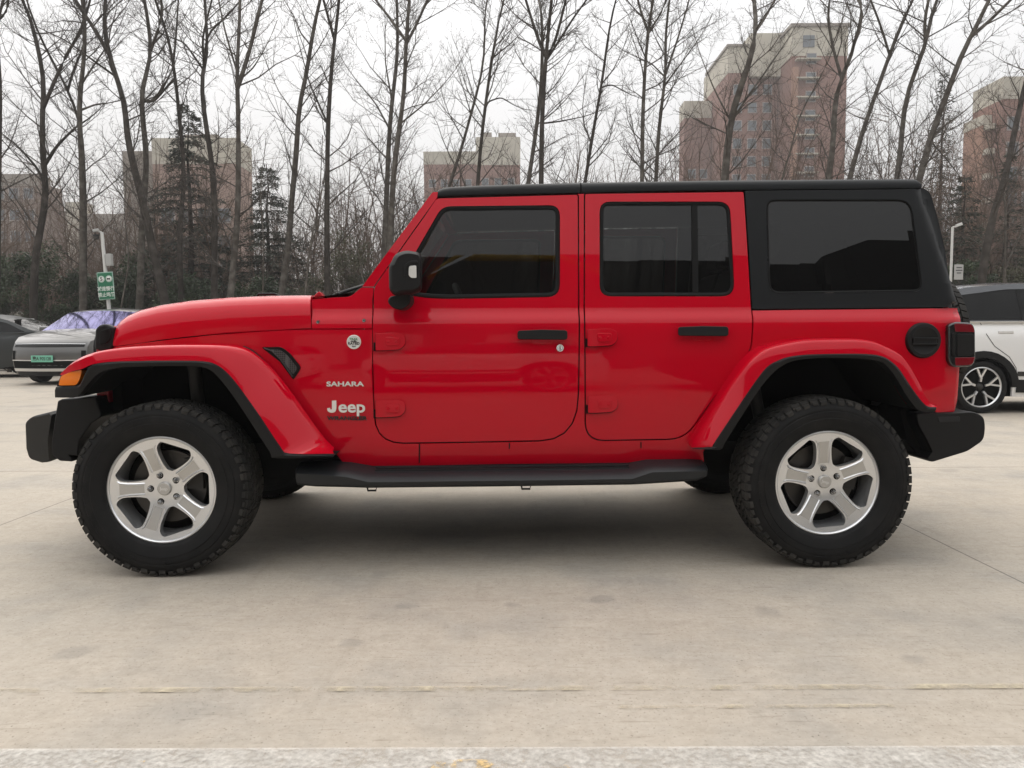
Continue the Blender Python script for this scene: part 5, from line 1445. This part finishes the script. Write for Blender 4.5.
def np_mesh(name, V, F, mt, parent=None, smooth=True):
    me = bpy.data.meshes.new(name)
    V = np.asarray(V, dtype=np.float32); F = np.asarray(F, dtype=np.int32); k = F.shape[1]
    me.vertices.add(len(V)); me.vertices.foreach_set('co', V.ravel())
    me.loops.add(F.size); me.loops.foreach_set('vertex_index', F.ravel())
    me.polygons.add(len(F)); me.polygons.foreach_set('loop_start', np.arange(0, F.size, k, dtype=np.int32))
    me.update(calc_edges=True); me.validate()
    if smooth: me.polygons.foreach_set('use_smooth', np.ones(len(F), dtype=bool))
    o = bpy.data.objects.new(name, me); C.objects.link(o); me.materials.append(mt)
    if parent: o.parent = parent
    return o

def norm(v):
    l = math.sqrt(v[0] ** 2 + v[1] ** 2 + v[2] ** 2) or 1e-9
    return (v[0] / l, v[1] / l, v[2] / l)
def twigline(rng, p, d, Ln, r, up, wander, n=5):
    pts = [p]; rad = [r]; st = Ln / (n - 1)
    for i in range(1, n):
        d = norm((d[0] + rng.gauss(0, wander), d[1] + rng.gauss(0, wander), d[2] + rng.gauss(0, wander) + up))
        p = (p[0] + d[0] * st, p[1] + d[1] * st, p[2] + d[2] * st)
        pts.append(p); rad.append(r * (1 - .78 * i / (n - 1)))
    return pts, rad, d
def grow(rng, acc, p, d, Ln, r, lev, kids, up=.13, wander=.13):
    pts, rad, de = twigline(rng, p, d, Ln, r, up, wander)
    acc.append((pts, rad))
    if lev >= len(kids): return
    for c in range(kids[lev]):
        t = rng.uniform(.12, 1.0); i = min(3, int(t * 4)); f = t * 4 - i
        a_, b__ = pts[i], pts[i + 1]
        q = tuple(a_[k] + (b__[k] - a_[k]) * f for k in range(3))
        ax_ = norm((b__[0] - a_[0], b__[1] - a_[1], b__[2] - a_[2]))
        rv = norm((rng.gauss(0, 1), rng.gauss(0, 1), rng.gauss(0, 1)))
        dd = norm(tuple(ax_[k] * .75 + rv[k] * .75 for k in range(3)))
        grow(rng, acc, q, dd, Ln * rng.uniform(.30, .55) * (1.15 - .5 * t), max(.004, r * .5 * (1 - .5 * t)), lev + 1, kids, up * .8, wander * 1.25)

def resample(P, n):
    P = [Vector(p) for p in P]; Ls = [0]
    for a_, b__ in zip(P, P[1:]): Ls.append(Ls[-1] + (b__ - a_).length)
    o = []
    for k in range(n):
        s_ = Ls[-1] * k / (n - 1); i = 0
        while i < len(P) - 2 and Ls[i + 1] < s_: i += 1
        f = (s_ - Ls[i]) / max(1e-9, Ls[i + 1] - Ls[i]); o.append(P[i].lerp(P[i + 1], f))
    return o, Ls[-1]

def poplar(label, Y, stems, seed, name='poplar_tree', bark='bark', kids=(8, 4), dens_=3.0, reach=1.0, ext=4.0):
    """stems: list of (pixel polyline bottom->top, width px at bottom); the first stands on the ground"""
    rng = random.Random(seed); mpp = Y / FPX
    acc = []; tr = []
    base = None
    for si, (P, w) in enumerate(stems):
        yy = Y + (0 if si == 0 else rng.uniform(-.15, .15))
        Q = [W(a_, b__, yy) for a_, b__ in P]
        if si == 0:
            d = (Q[0] - Q[1]).normalized(); t = Q[0].z / max(.2, -d.z) if d.z < 0 else 0
            g_ = Q[0] + d * t * .8; g_.z = -.05
            if Q[0].z > .3: Q.insert(0, g_)
            base = Q[0].copy(); base.z = 0
        if si > 0 and P[0][1] > 0:
            near = min(main, key=lambda v: (v - Q[0]).length); Q[0] = near.copy()
        for i in range(1, len(Q)): Q[i].y += rng.gauss(0, .06) * i
        d = (Q[-1] - Q[-2]).normalized()
        e_ = ext * rng.uniform(.8, 1.2) * (1 if P[-1][1] < 12 else .25)
        if e_ > .2:
            Q.append(Q[-1] + (d * .9 + Vector((0, 0, .12))) * e_ * .5); Q.append(Q[-1] + (d * .7 + Vector((0, 0, .3))) * e_ * .5)
        n = 26; Rs, Ln = resample(Q, n)
        # soften kinks
        for _ in range(2):
            Rs = [Rs[0]] + [(Rs[i - 1] + Rs[i] * 2 + Rs[i + 1]) / 4 for i in range(1, n - 1)] + [Rs[-1]]
        if si == 0:
            main = []
            for a_, b__ in zip(Rs, Rs[1:]): main += [a_.lerp(b__, q_ / 6) for q_ in range(6)]
        r0 = w * mpp / 2 * (.95 if si == 0 else .85)
        rad = [max(.010, r0 * (1.22 if (si == 0 and k == 0) else 1) * (1 - .86 * (k / (n - 1)) ** .9)) * rng.uniform(.95, 1.05) for k in range(n)]
        tr.append(([tuple(p) for p in Rs], rad))
        nb = int(Ln * dens_)
        for b_i in range(nb):
            t = (b_i + rng.random()) / nb; k = min(n - 2, int(t * (n - 1)))
            p = Rs[k].lerp(Rs[k + 1], t * (n - 1) - k)
            if p.z < 2.2 + rng.random() * 2.2: continue
            ax_ = (Rs[k + 1] - Rs[k]).normalized()
            an = rng.uniform(0, 2 * math.pi)
            out_ = Vector((math.cos(an), math.sin(an), 0))
            dd = (ax_ * rng.uniform(.35, .9) + out_ * rng.uniform(.7, 1.0)).normalized()
            ln = rng.uniform(.7, 2.6) * (1.1 - .45 * t) * reach
            grow(rng, acc, tuple(p), tuple(dd), ln, min(rad[k] * .5, .008 + .0085 * ln), 0, kids)
    root = empty(name, base); tag(root, label, 'tree', 'bare poplars behind the parking lot')
    off = np.array(base)
    V, F = tubes_mesh(tr, 9); np_mesh('trunk', V - off, F, M[bark], root)
    if acc:
        V, F = tubes_mesh(acc, 3); np_mesh('crown', V - off, F, M['twig'], root, False)
    return root

TR = [
 ('bare poplar cut by the left edge of the photo', 23.6, [([(-4, 300), (-3, 170), (0, 70), (2, 22), (4, 0)], 7), ([(2, 22), (7, 12), (13, -5)], 3)], 'bark_dark'),
 ('bare poplar with a low right limb, first whole trunk from the left edge', 24.0, [([(34, 305), (36, 250), (41, 192), (45, 168), (50, 111), (45, 86), (36, 46), (23, 4), (20, -10)], 9.5), ([(50, 111), (55, 82), (66, 51), (80, 29), (95, -5)], 4.5), ([(45, 168), (58, 146), (75, 126), (84, 120)], 4.5), ([(41, 186), (36, 168), (20, 147), (-3, 132)], 3.5)], 'bark_dark'),
 ('thin dark poplar bending left beside the straight trunk above the silver SUV', 25.2, [([(84, 305), (83, 200), (81, 155), (76, 119), (72, 91), (60, 69), (45, 40), (33, 0)], 5.5), ([(72, 89), (77, 66), (83, 42), (86, 10)], 3)], 'bark_dark'),
 ('straight upright poplar rising just left of the green sign', 23.8, [([(82, 305), (83, 216), (83, 154), (85, 111), (84, 60), (84, 22), (84, -8)], 9), ([(88, 88), (95, 64), (102, 50), (110, 30)], 2.6), ([(86, 112), (96, 105), (112, 104)], 2.6)], 'bark'),
 ('thick poplar leaning left with its foot behind the red hood, right of the green sign', 23.4, [([(165, 305), (153, 250), (146, 212), (135, 163), (128, 126), (119, 100), (111, 66), (104, 33), (95, -4)], 11), ([(108, 55), (102, 42), (86, 15), (73, -4)], 4.5), ([(111, 75), (90, 58), (62, 38), (30, 22)], 2.6)], 'bark_dark'),
 ('pale poplar crossing in front of the left-leaning trunk', 24.4, [([(139, 305), (144, 205), (147, 155), (148, 106), (145, 84), (146, 49), (145, -5)], 9), ([(148, 106), (153, 104), (161, 91), (170, 83)], 4), ([(146, 48), (155, 34), (163, 15), (164, -5)], 3.6)], 'bark'),
 ('slim dark poplar just left of the conifer spire', 24.8, [([(182, 305), (182, 244), (180, 160), (179, 133), (177, 84), (173, 64), (168, 40), (161, -5)], 7), ([(174, 78), (167, 86), (157, 97)], 3.4), ([(176, 66), (178, 30), (179, -5)], 2.4)], 'bark_dark'),
 ('dark poplar with three upper forks just right of the conifer spire', 24.0, [([(214, 305), (213, 220), (210, 160), (207, 133), (205, 97), (200, 69), (196, 49), (188, -5)], 8.5), ([(198, 55), (202, 38), (208, -4)], 3), ([(199, 52), (207, 34), (220, 17), (236, 6)], 2.8), ([(195, 56), (184, 42), (160, 34)], 2.6)], 'bark_dark'),
 ('poplar dividing into a clear V above the red hood', 23.5, [([(229, 300), (236, 220), (237, 157), (240, 92), (236, 73), (236, 44), (237, -5)], 8.5), ([(241, 90), (248, 60), (255, 27), (263, -5)], 5.2), ([(236, 74), (226, 33), (217, -4)], 2.4), ([(243, 83), (253, 68), (263, 52)], 2.2)], 'bark'),
 ('slanting pale poplar leaning right over the hood', 24.4, [([(281, 296), (288, 244), (292, 197), (298, 150), (304, 108), (307, 82), (315, 42), (324, -5)], 8.5)], 'bark'),
 ('straight dark poplar left of the windscreen with a crooked left branch', 23.8, [([(327, 300), (327, 220), (327, 155), (329, 128), (334, 57), (336, 30), (341, -5)], 8), ([(326, 126), (310, 84), (302, 52)], 2.6), ([(334, 42), (329, 20), (322, -4)], 3.4)], 'bark_dark'),
 ('left stem of the close pair of poplars above the windscreen pillar', 24.6, [([(384, 290), (385, 230), (386, 188), (389, 139), (394, 99), (397, 50), (396, -5)], 8), ([(389, 130), (376, 104), (356, 80)], 2.4), ([(393, 104), (385, 62), (384, 20)], 2.2)], 'bark'),
 ('right stem of the close pair of poplars above the windscreen pillar', 23.6, [([(388, 290), (391, 232), (393, 188), (399, 139), (403, 87), (407, 50), (409, -5)], 9), ([(404, 124), (424, 104), (443, 83)], 2.2), ([(404, 42), (391, 20), (373, -4)], 3.4), ([(408, 46), (418, 20), (430, -5)], 3.6)], 'bark'),
 ('thin poplar leaning right in front of the low cream block', 24.9, [([(440, 215), (449, 183), (461, 153), (472, 109), (486, 67), (484, 15), (486, -5)], 5.2)], 'bark'),
 ('slender poplar standing before the right half of the low cream block', 24.0, [([(476, 220), (478, 173), (483, 124), (490, 74), (493, 52), (501, 12), (503, -5)], 6), ([(474, 110), (488, 101), (501, 98), (514, 104)], 2.4), ([(494, 60), (500, 52), (508, 44)], 2)], 'bark_dark'),
 ('slightly slanting left half of the double poplar over the front roof panel', 24.6, [([(522, 220), (529, 179), (535, 138), (541, 94), (543, 60), (541, 20), (540, -5)], 7)], 'bark'),
 ('broad-forked poplar above the front roof panel, right half of the double trunk', 23.6, [([(541, 220), (541, 179), (542, 111), (546, 57), (548, 32), (552, -5)], 8.5), ([(545, 60), (540, 44), (532, 22), (525, -4)], 4), ([(548, 58), (554, 46), (562, 15), (567, -5)], 3.8), ([(549, 62), (560, 40), (572, 22), (588, -4)], 3), ([(543, 125), (560, 122), (585, 116)], 2.2)], 'bark_dark'),
 ('single thin poplar leaning right above the seam of the black roof', 24.2, [([(580, 215), (586, 178), (594, 124), (602, 87), (606, 49), (611, 15), (617, -5)], 5.6), ([(602, 88), (612, 84), (630, 96)], 2), ([(604, 86), (613, 70), (618, 60)], 1.9)], 'bark_dark'),
 ('left one of two upright poplars above the rear door', 23.9, [([(641, 220), (642, 177), (643, 124), (646, 62), (648, 27), (653, -5)], 7), ([(647, 32), (641, 15), (636, -5)], 3), ([(649, 30), (659, 18), (668, -4)], 2.6)], 'bark'),
 ('right one of two upright poplars above the rear door, with long right limbs', 24.3, [([(654, 220), (656, 176), (660, 111), (665, 82), (667, 30), (670, -5)], 6.5), ([(668, 78), (681, 30), (690, -4)], 2.8), ([(667, 86), (688, 54), (702, 34)], 2.2), ([(664, 80), (652, 62), (630, 54)], 2)], 'bark'),
 ('thick knobbly poplar standing before the left wing of the brick tower', 23.2, [([(722, 220), (725, 175), (732, 117), (738, 89), (745, 70), (752, 35), (761, -5)], 12.5), ([(731, 122), (748, 96), (770, 66), (792, 34)], 3), ([(728, 120), (714, 90), (704, 60)], 2.4), ([(752, 40), (764, 20), (776, -4)], 3)], 'bark'),
 ('thin sapling leaning right across the face of the brick tower', 22.9, [([(776, 215), (783, 173), (787, 155), (803, 110), (821, 75), (833, 42)], 3.8)], 'bark'),
 ('poplar splitting into a Y before the right edge of the brick tower', 23.8, [([(822, 220), (828, 173), (834, 141), (840, 89), (842, 77), (847, 54), (854, 19), (861, -5)], 9), ([(842, 78), (835, 47), (830, 14), (829, -5)], 4)], 'bark'),
 ('poplar leaning right immediately beyond the right edge of the brick tower', 24.4, [([(838, 220), (852, 172), (860, 134), (875, 99), (891, 52), (908, 5), (913, -8)], 8), ([(890, 52), (880, 24), (868, -4)], 3)], 'bark'),
 ('middle one of three right-leaning poplars above the rear of the black roof', 24.0, [([(890, 225), (898, 174), (906, 124), (914, 87), (924, 40), (932, 18), (942, -5)], 8.5), ([(924, 42), (925, 20), (927, -5)], 4)], 'bark'),
 ('thick strongly leaning poplar above the rear corner of the black roof', 23.3, [([(905, 225), (921, 174), (932, 131), (946, 92), (961, 49), (969, 35), (985, -5)], 11), ([(968, 40), (988, 22), (1014, -3)], 4.6), ([(932, 139), (944, 126), (960, 115)], 3), ([(934, 142), (952, 165), (966, 190)], 2)], 'bark'),
 ('dark poplar curving right before the orange block at the right edge', 23.0, [([(977, 325), (980, 270), (984, 240), (994, 208), (1001, 183), (1011, 148), (1021, 116), (1032, 70), (1046, 10)], 10)], 'bark_dark'),
]
for i, (lab, Y, st, bk) in enumerate(TR):
    poplar(lab, Y, st, 100 + i, bark=bk)

# young bare saplings between the poplars
SAP = [('pale thin sapling with forked stem left of the straight trunk beside the windscreen', 22.9, [([(305, 300), (310, 250), (318, 200), (322, 150)], 3.6), ([(310, 250), (318, 225), (323, 205)], 2.2)]),
       ('pale bent sapling in front of the olive bush by the windscreen', 22.8, [([(366, 292), (359, 262), (356, 230)], 2.6)]),
       ('thin upright sapling between the hood and the V-forked poplar', 23.0, [([(262, 300), (264, 240), (262, 190), (266, 150)], 2.6)]),
       ('pale sapling on the right standing behind the white SUV', 23.2, [([(1008, 330), (1006, 270), (1010, 200), (1004, 140)], 4.5), ([(1006, 270), (1018, 240), (1030, 200)], 2.5)]),
       ('pale leaning sapling crossing the dark shrubs between the sign and the thick leaning poplar', 23.0, [([(120, 310), (128, 260), (122, 215), (130, 180)], 2.8)])]
for i, (lab, Y, st) in enumerate(SAP):
    o = poplar(lab, Y, st, 300 + i, name='sapling', bark='bark', ext=1.5, reach=.6, dens_=3)
    o['group'] = 'bare saplings between the poplars'

# conifers
def conifer(label, px_, top_py, Y, Rm, seed, droop=.25, spars=1.0):
    rng = random.Random(seed); b_ = W(px_, 330, Y); H = W(px_, top_py, Y).z
    root = empty('conifer', (b_.x, Y, 0)); tag(root, label, 'tree')
    VT, FT = tubes_mesh([([(rng.gauss(0, .03), rng.gauss(0, .03), H * k / 9) for k in range(10)], [max(.015, .17 * (1 - k / 9)) for k in range(10)])], 8)
    br = []; LV = []
    z = .5
    while z < H - .1:
        t = z / H; rr = Rm * (1 - t) ** .8 * rng.uniform(.75, 1.1) + .12
        for k in range(rng.randint(4, 6)):
            an = rng.uniform(0, 6.28); ln = rr * rng.uniform(.55, 1.12)
            pts = []
            for q in range(5):
                f = q / 4; pts.append((math.cos(an) * ln * f, math.sin(an) * ln * f, z + ln * (.22 * f - droop * 1.6 * f * f) + rng.gauss(0, .01)))
            br.append((pts, [.022 * (1 - .8 * q / 4) * min(1, ln) for q in range(5)]))
            nn = int((12 + ln * 26) * spars)
            for _ in range(nn):
                f = rng.uniform(.15, 1.0); i = min(3, int(f * 4)); g_ = f * 4 - i
                p = [pts[i][c] + (pts[i + 1][c] - pts[i][c]) * g_ for c in range(3)]
                sd_ = rng.uniform(-1, 1) * .30 * (1.1 - f) * min(1, ln)
                p[0] += -math.sin(an) * sd_; p[1] += math.cos(an) * sd_; p[2] += rng.gauss(-.03, .04)
                d = norm((math.cos(an) + rng.gauss(0, .7), math.sin(an) + rng.gauss(0, .7), rng.gauss(-.25, .35))); L_ = rng.uniform(.08, .20)
                w = norm((rng.gauss(0, 1), rng.gauss(0, 1), rng.gauss(0, 1)))
                a_ = .016
                LV += [(p[0] - w[0] * a_, p[1] - w[1] * a_, p[2] - w[2] * a_), (p[0] + d[0] * L_ * .5 - w[0] * a_ * 1.5, p[1] + d[1] * L_ * .5 - w[1] * a_ * 1.5, p[2] + d[2] * L_ * .5 - w[2] * a_ * 1.5),
                       (p[0] + d[0] * L_, p[1] + d[1] * L_, p[2] + d[2] * L_), (p[0] + d[0] * L_ * .5 + w[0] * a_ * 1.5, p[1] + d[1] * L_ * .5 + w[1] * a_ * 1.5, p[2] + d[2] * L_ * .5 + w[2] * a_ * 1.5)]
        z += rng.uniform(.16, .30)
    V, F = tubes_mesh(br, 3); np_mesh('trunk', np.vstack([VT, V]), np.vstack([FT, F + len(VT)]), M['bark_dark'], root, False)
    np_mesh('crown', np.array(LV), np.arange(len(LV)).reshape(-1, 4), M['needle'], root, False)
    return root
conifer('tall dark conifer with a thin spire between two poplars', 194, 96, 27.5, 2.9, 1, spars=1.7)
conifer('broad bushy conifer behind the middle of the red hood', 271, 164, 28.5, 3.3, 2, spars=1.8)
conifer('small conifer behind the bush left of the tall spire', 160, 205, 29, 2.4, 3, spars=1.5)
conifer('faint conifer behind the three leaning poplars on the right', 936, 70, 34, 1.9, 4, spars=.7)
conifer('ragged conifer just behind the slim white post on the right', 960, 175, 27, 1.9, 5)
conifer('conifer hidden behind the dark poplar at the right edge', 1003, 150, 29, 1.7, 6, spars=.8)

# shrubs
def shrub(label, px_, py_top, half_px, Y, n, mt, seed, name='evergreen_shrub', leaf=.075, lob=36, stem=True):
    rng = random.Random(seed); b_ = W(px_, 330, Y); H = W(px_, py_top, Y).z; Rr = half_px * Y / FPX
    root = empty(name, (b_.x, Y, 0)); tag(root, label, 'shrub')
    lobes = []; acc = []
    for _ in range(lob):
        a_ = rng.uniform(0, 6.28); r_ = Rr * math.sqrt(rng.random()) * .8
        z = H * rng.uniform(.06, .88) * (1 - .35 * (r_ / Rr) ** 2); s_ = rng.uniform(.22, .44) * min(Rr, H * .6)
        lobes.append((r_ * math.cos(a_), r_ * .6 * math.sin(a_), z, s_))
        if stem: grow(rng, acc, (rng.gauss(0, .15), rng.gauss(0, .15), 0), norm((math.cos(a_) * r_ / (z + .01), math.sin(a_) * r_ / (z + .01), 1)), math.hypot(r_, z) * 1.1, .022, 0, (6, 2), .05, .1)
    LV = []
    for _ in range(n):
        x, y, z, s_ = rng.choice(lobes)
        v = norm((rng.gauss(0, 1), rng.gauss(0, 1), rng.gauss(0, 1))); q = s_ * rng.random() ** .45
        p = (x + v[0] * q, y + v[1] * q, max(.05, z + v[2] * q * .85))
        d = norm((rng.gauss(0, 1), rng.gauss(0, 1), rng.gauss(.2, .8))); w = norm((rng.gauss(0, 1), rng.gauss(0, 1), rng.gauss(0, 1)))
        L_ = leaf * rng.uniform(.7, 1.5); a_ = L_ * .33
        LV += [p, tuple(p[c] + d[c] * L_ * .5 - w[c] * a_ for c in range(3)), tuple(p[c] + d[c] * L_ for c in range(3)), tuple(p[c] + d[c] * L_ * .5 + w[c] * a_ for c in range(3))]
    np_mesh('foliage', np.array(LV), np.arange(len(LV)).reshape(-1, 4), M[mt], root, False)
    if acc:
        V, F = tubes_mesh(acc, 3); np_mesh('stems', V, F, M['twig'], root, False)
    return root
shrub('dark evergreen shrub behind the dark fastback', 12, 236, 40, 25.5, 17100, 'leaf_dark', 11)
shrub('dark evergreen shrub between the first two poplars from the left', 62, 232, 38, 26.0, 17100, 'leaf_dark', 12)
shrub('dark evergreen shrub right behind the green sign', 112, 246, 34, 26.5, 15200, 'leaf_dark', 13)
shrub('tall dark evergreen shrub filling the gap left of the thick leaning poplar', 132, 235, 34, 27.5, 15000, 'leaf_dark', 21)
shrub('tall dark evergreen shrub at the very left edge', -22, 225, 40, 27, 15000, 'leaf_dark', 22)
shrub('low dark shrub below the tall conifer spire', 190, 262, 44, 25.6, 15200, 'leaf_dark', 14)
shrub('low dark shrub behind the middle of the red hood', 255, 268, 40, 25.4, 13300, 'leaf_dark', 15)
shrub('olive green bush left of the windscreen', 352, 216, 34, 26.0, 15200, 'leaf_olive', 16, leaf=.06)
shrub('olive bush low between hood and windscreen', 310, 262, 26, 25.6, 4000, 'leaf_olive', 17)
shrub('pale dry bush behind the white cabinet', 16, 300, 16, 22.4, 1200, 'leaf_pale', 18, name='dry_bush', leaf=.045)
shrub('dark evergreen shrub behind the white SUV, by the slim post', 968, 235, 26, 25.0, 11400, 'leaf_dark', 19)
shrub('olive shrub at the right edge behind the white SUV', 1016, 240, 30, 26.0, 9500, 'leaf_olive', 20)

# far thicket of bare bushes, too many to count
rng = random.Random(77); acc = []
for i in range(1250):
    Y = 27.5 + 32 * rng.random() ** 1.6; x = rng.uniform(-1, 1) * Y * .78
    h = rng.uniform(3.0, 8.5) * (1.1 if x > Y * .2 else .95)
    grow(rng, acc, (x, Y, 0), norm((rng.gauss(0, .14), rng.gauss(0, .14), 1)), h, rng.uniform(.03, .06), 0, (13, 5), .06, .07)
V, F = tubes_mesh(acc, 3)
o = np_mesh('thicket', V, F, M['twig_brown'], None, False); tag(o, 'brown thicket of bare bushes and young trees far behind the poplars', 'thicket', kind='stuff')
# undergrowth along the kerb
rng = random.Random(78); LV = []
for i in range(26000):
    x = rng.uniform(-22, 24); y = 23.0 + abs(rng.gauss(0, 2.2)); z = abs(rng.gauss(0, .28)) * (1.5 if x < -4 else 1)
    d = norm((rng.gauss(0, .6), rng.gauss(0, .6), 1)); w = norm((rng.gauss(0, 1), rng.gauss(0, 1), .2)); L_ = rng.uniform(.06, .2); a_ = L_ * .16
    p = (x, y, z)
    LV += [p, tuple(p[c] + d[c] * L_ * .5 - w[c] * a_ for c in range(3)), tuple(p[c] + d[c] * L_ for c in range(3)), tuple(p[c] + d[c] * L_ * .5 + w[c] * a_ for c in range(3))]
o = np_mesh('undergrowth', np.array(LV), np.arange(len(LV)).reshape(-1, 4), M['leaf_olive'], None, False); tag(o, 'low weeds and ground cover along the kerb under the poplars', 'undergrowth', kind='stuff')

# hazy air
hv = bpy.data.materials.new('hazy_air'); hv.use_nodes = True
nt = hv.node_tree; nt.nodes.clear(); o_ = nt.nodes.new('ShaderNodeOutputMaterial'); pv = nt.nodes.new('ShaderNodeVolumePrincipled')
pv.inputs['Color'].default_value = (.90, .90, .90, 1); pv.inputs['Density'].default_value = .0013; pv.inputs['Anisotropy'].default_value = .2
nt.links.new(pv.outputs[0], o_.inputs['Volume'])
hz = MB().box((0, 0, 30), (430, 430, 31.5)).obj('haze', hv); tag(hz, kind='stuff')
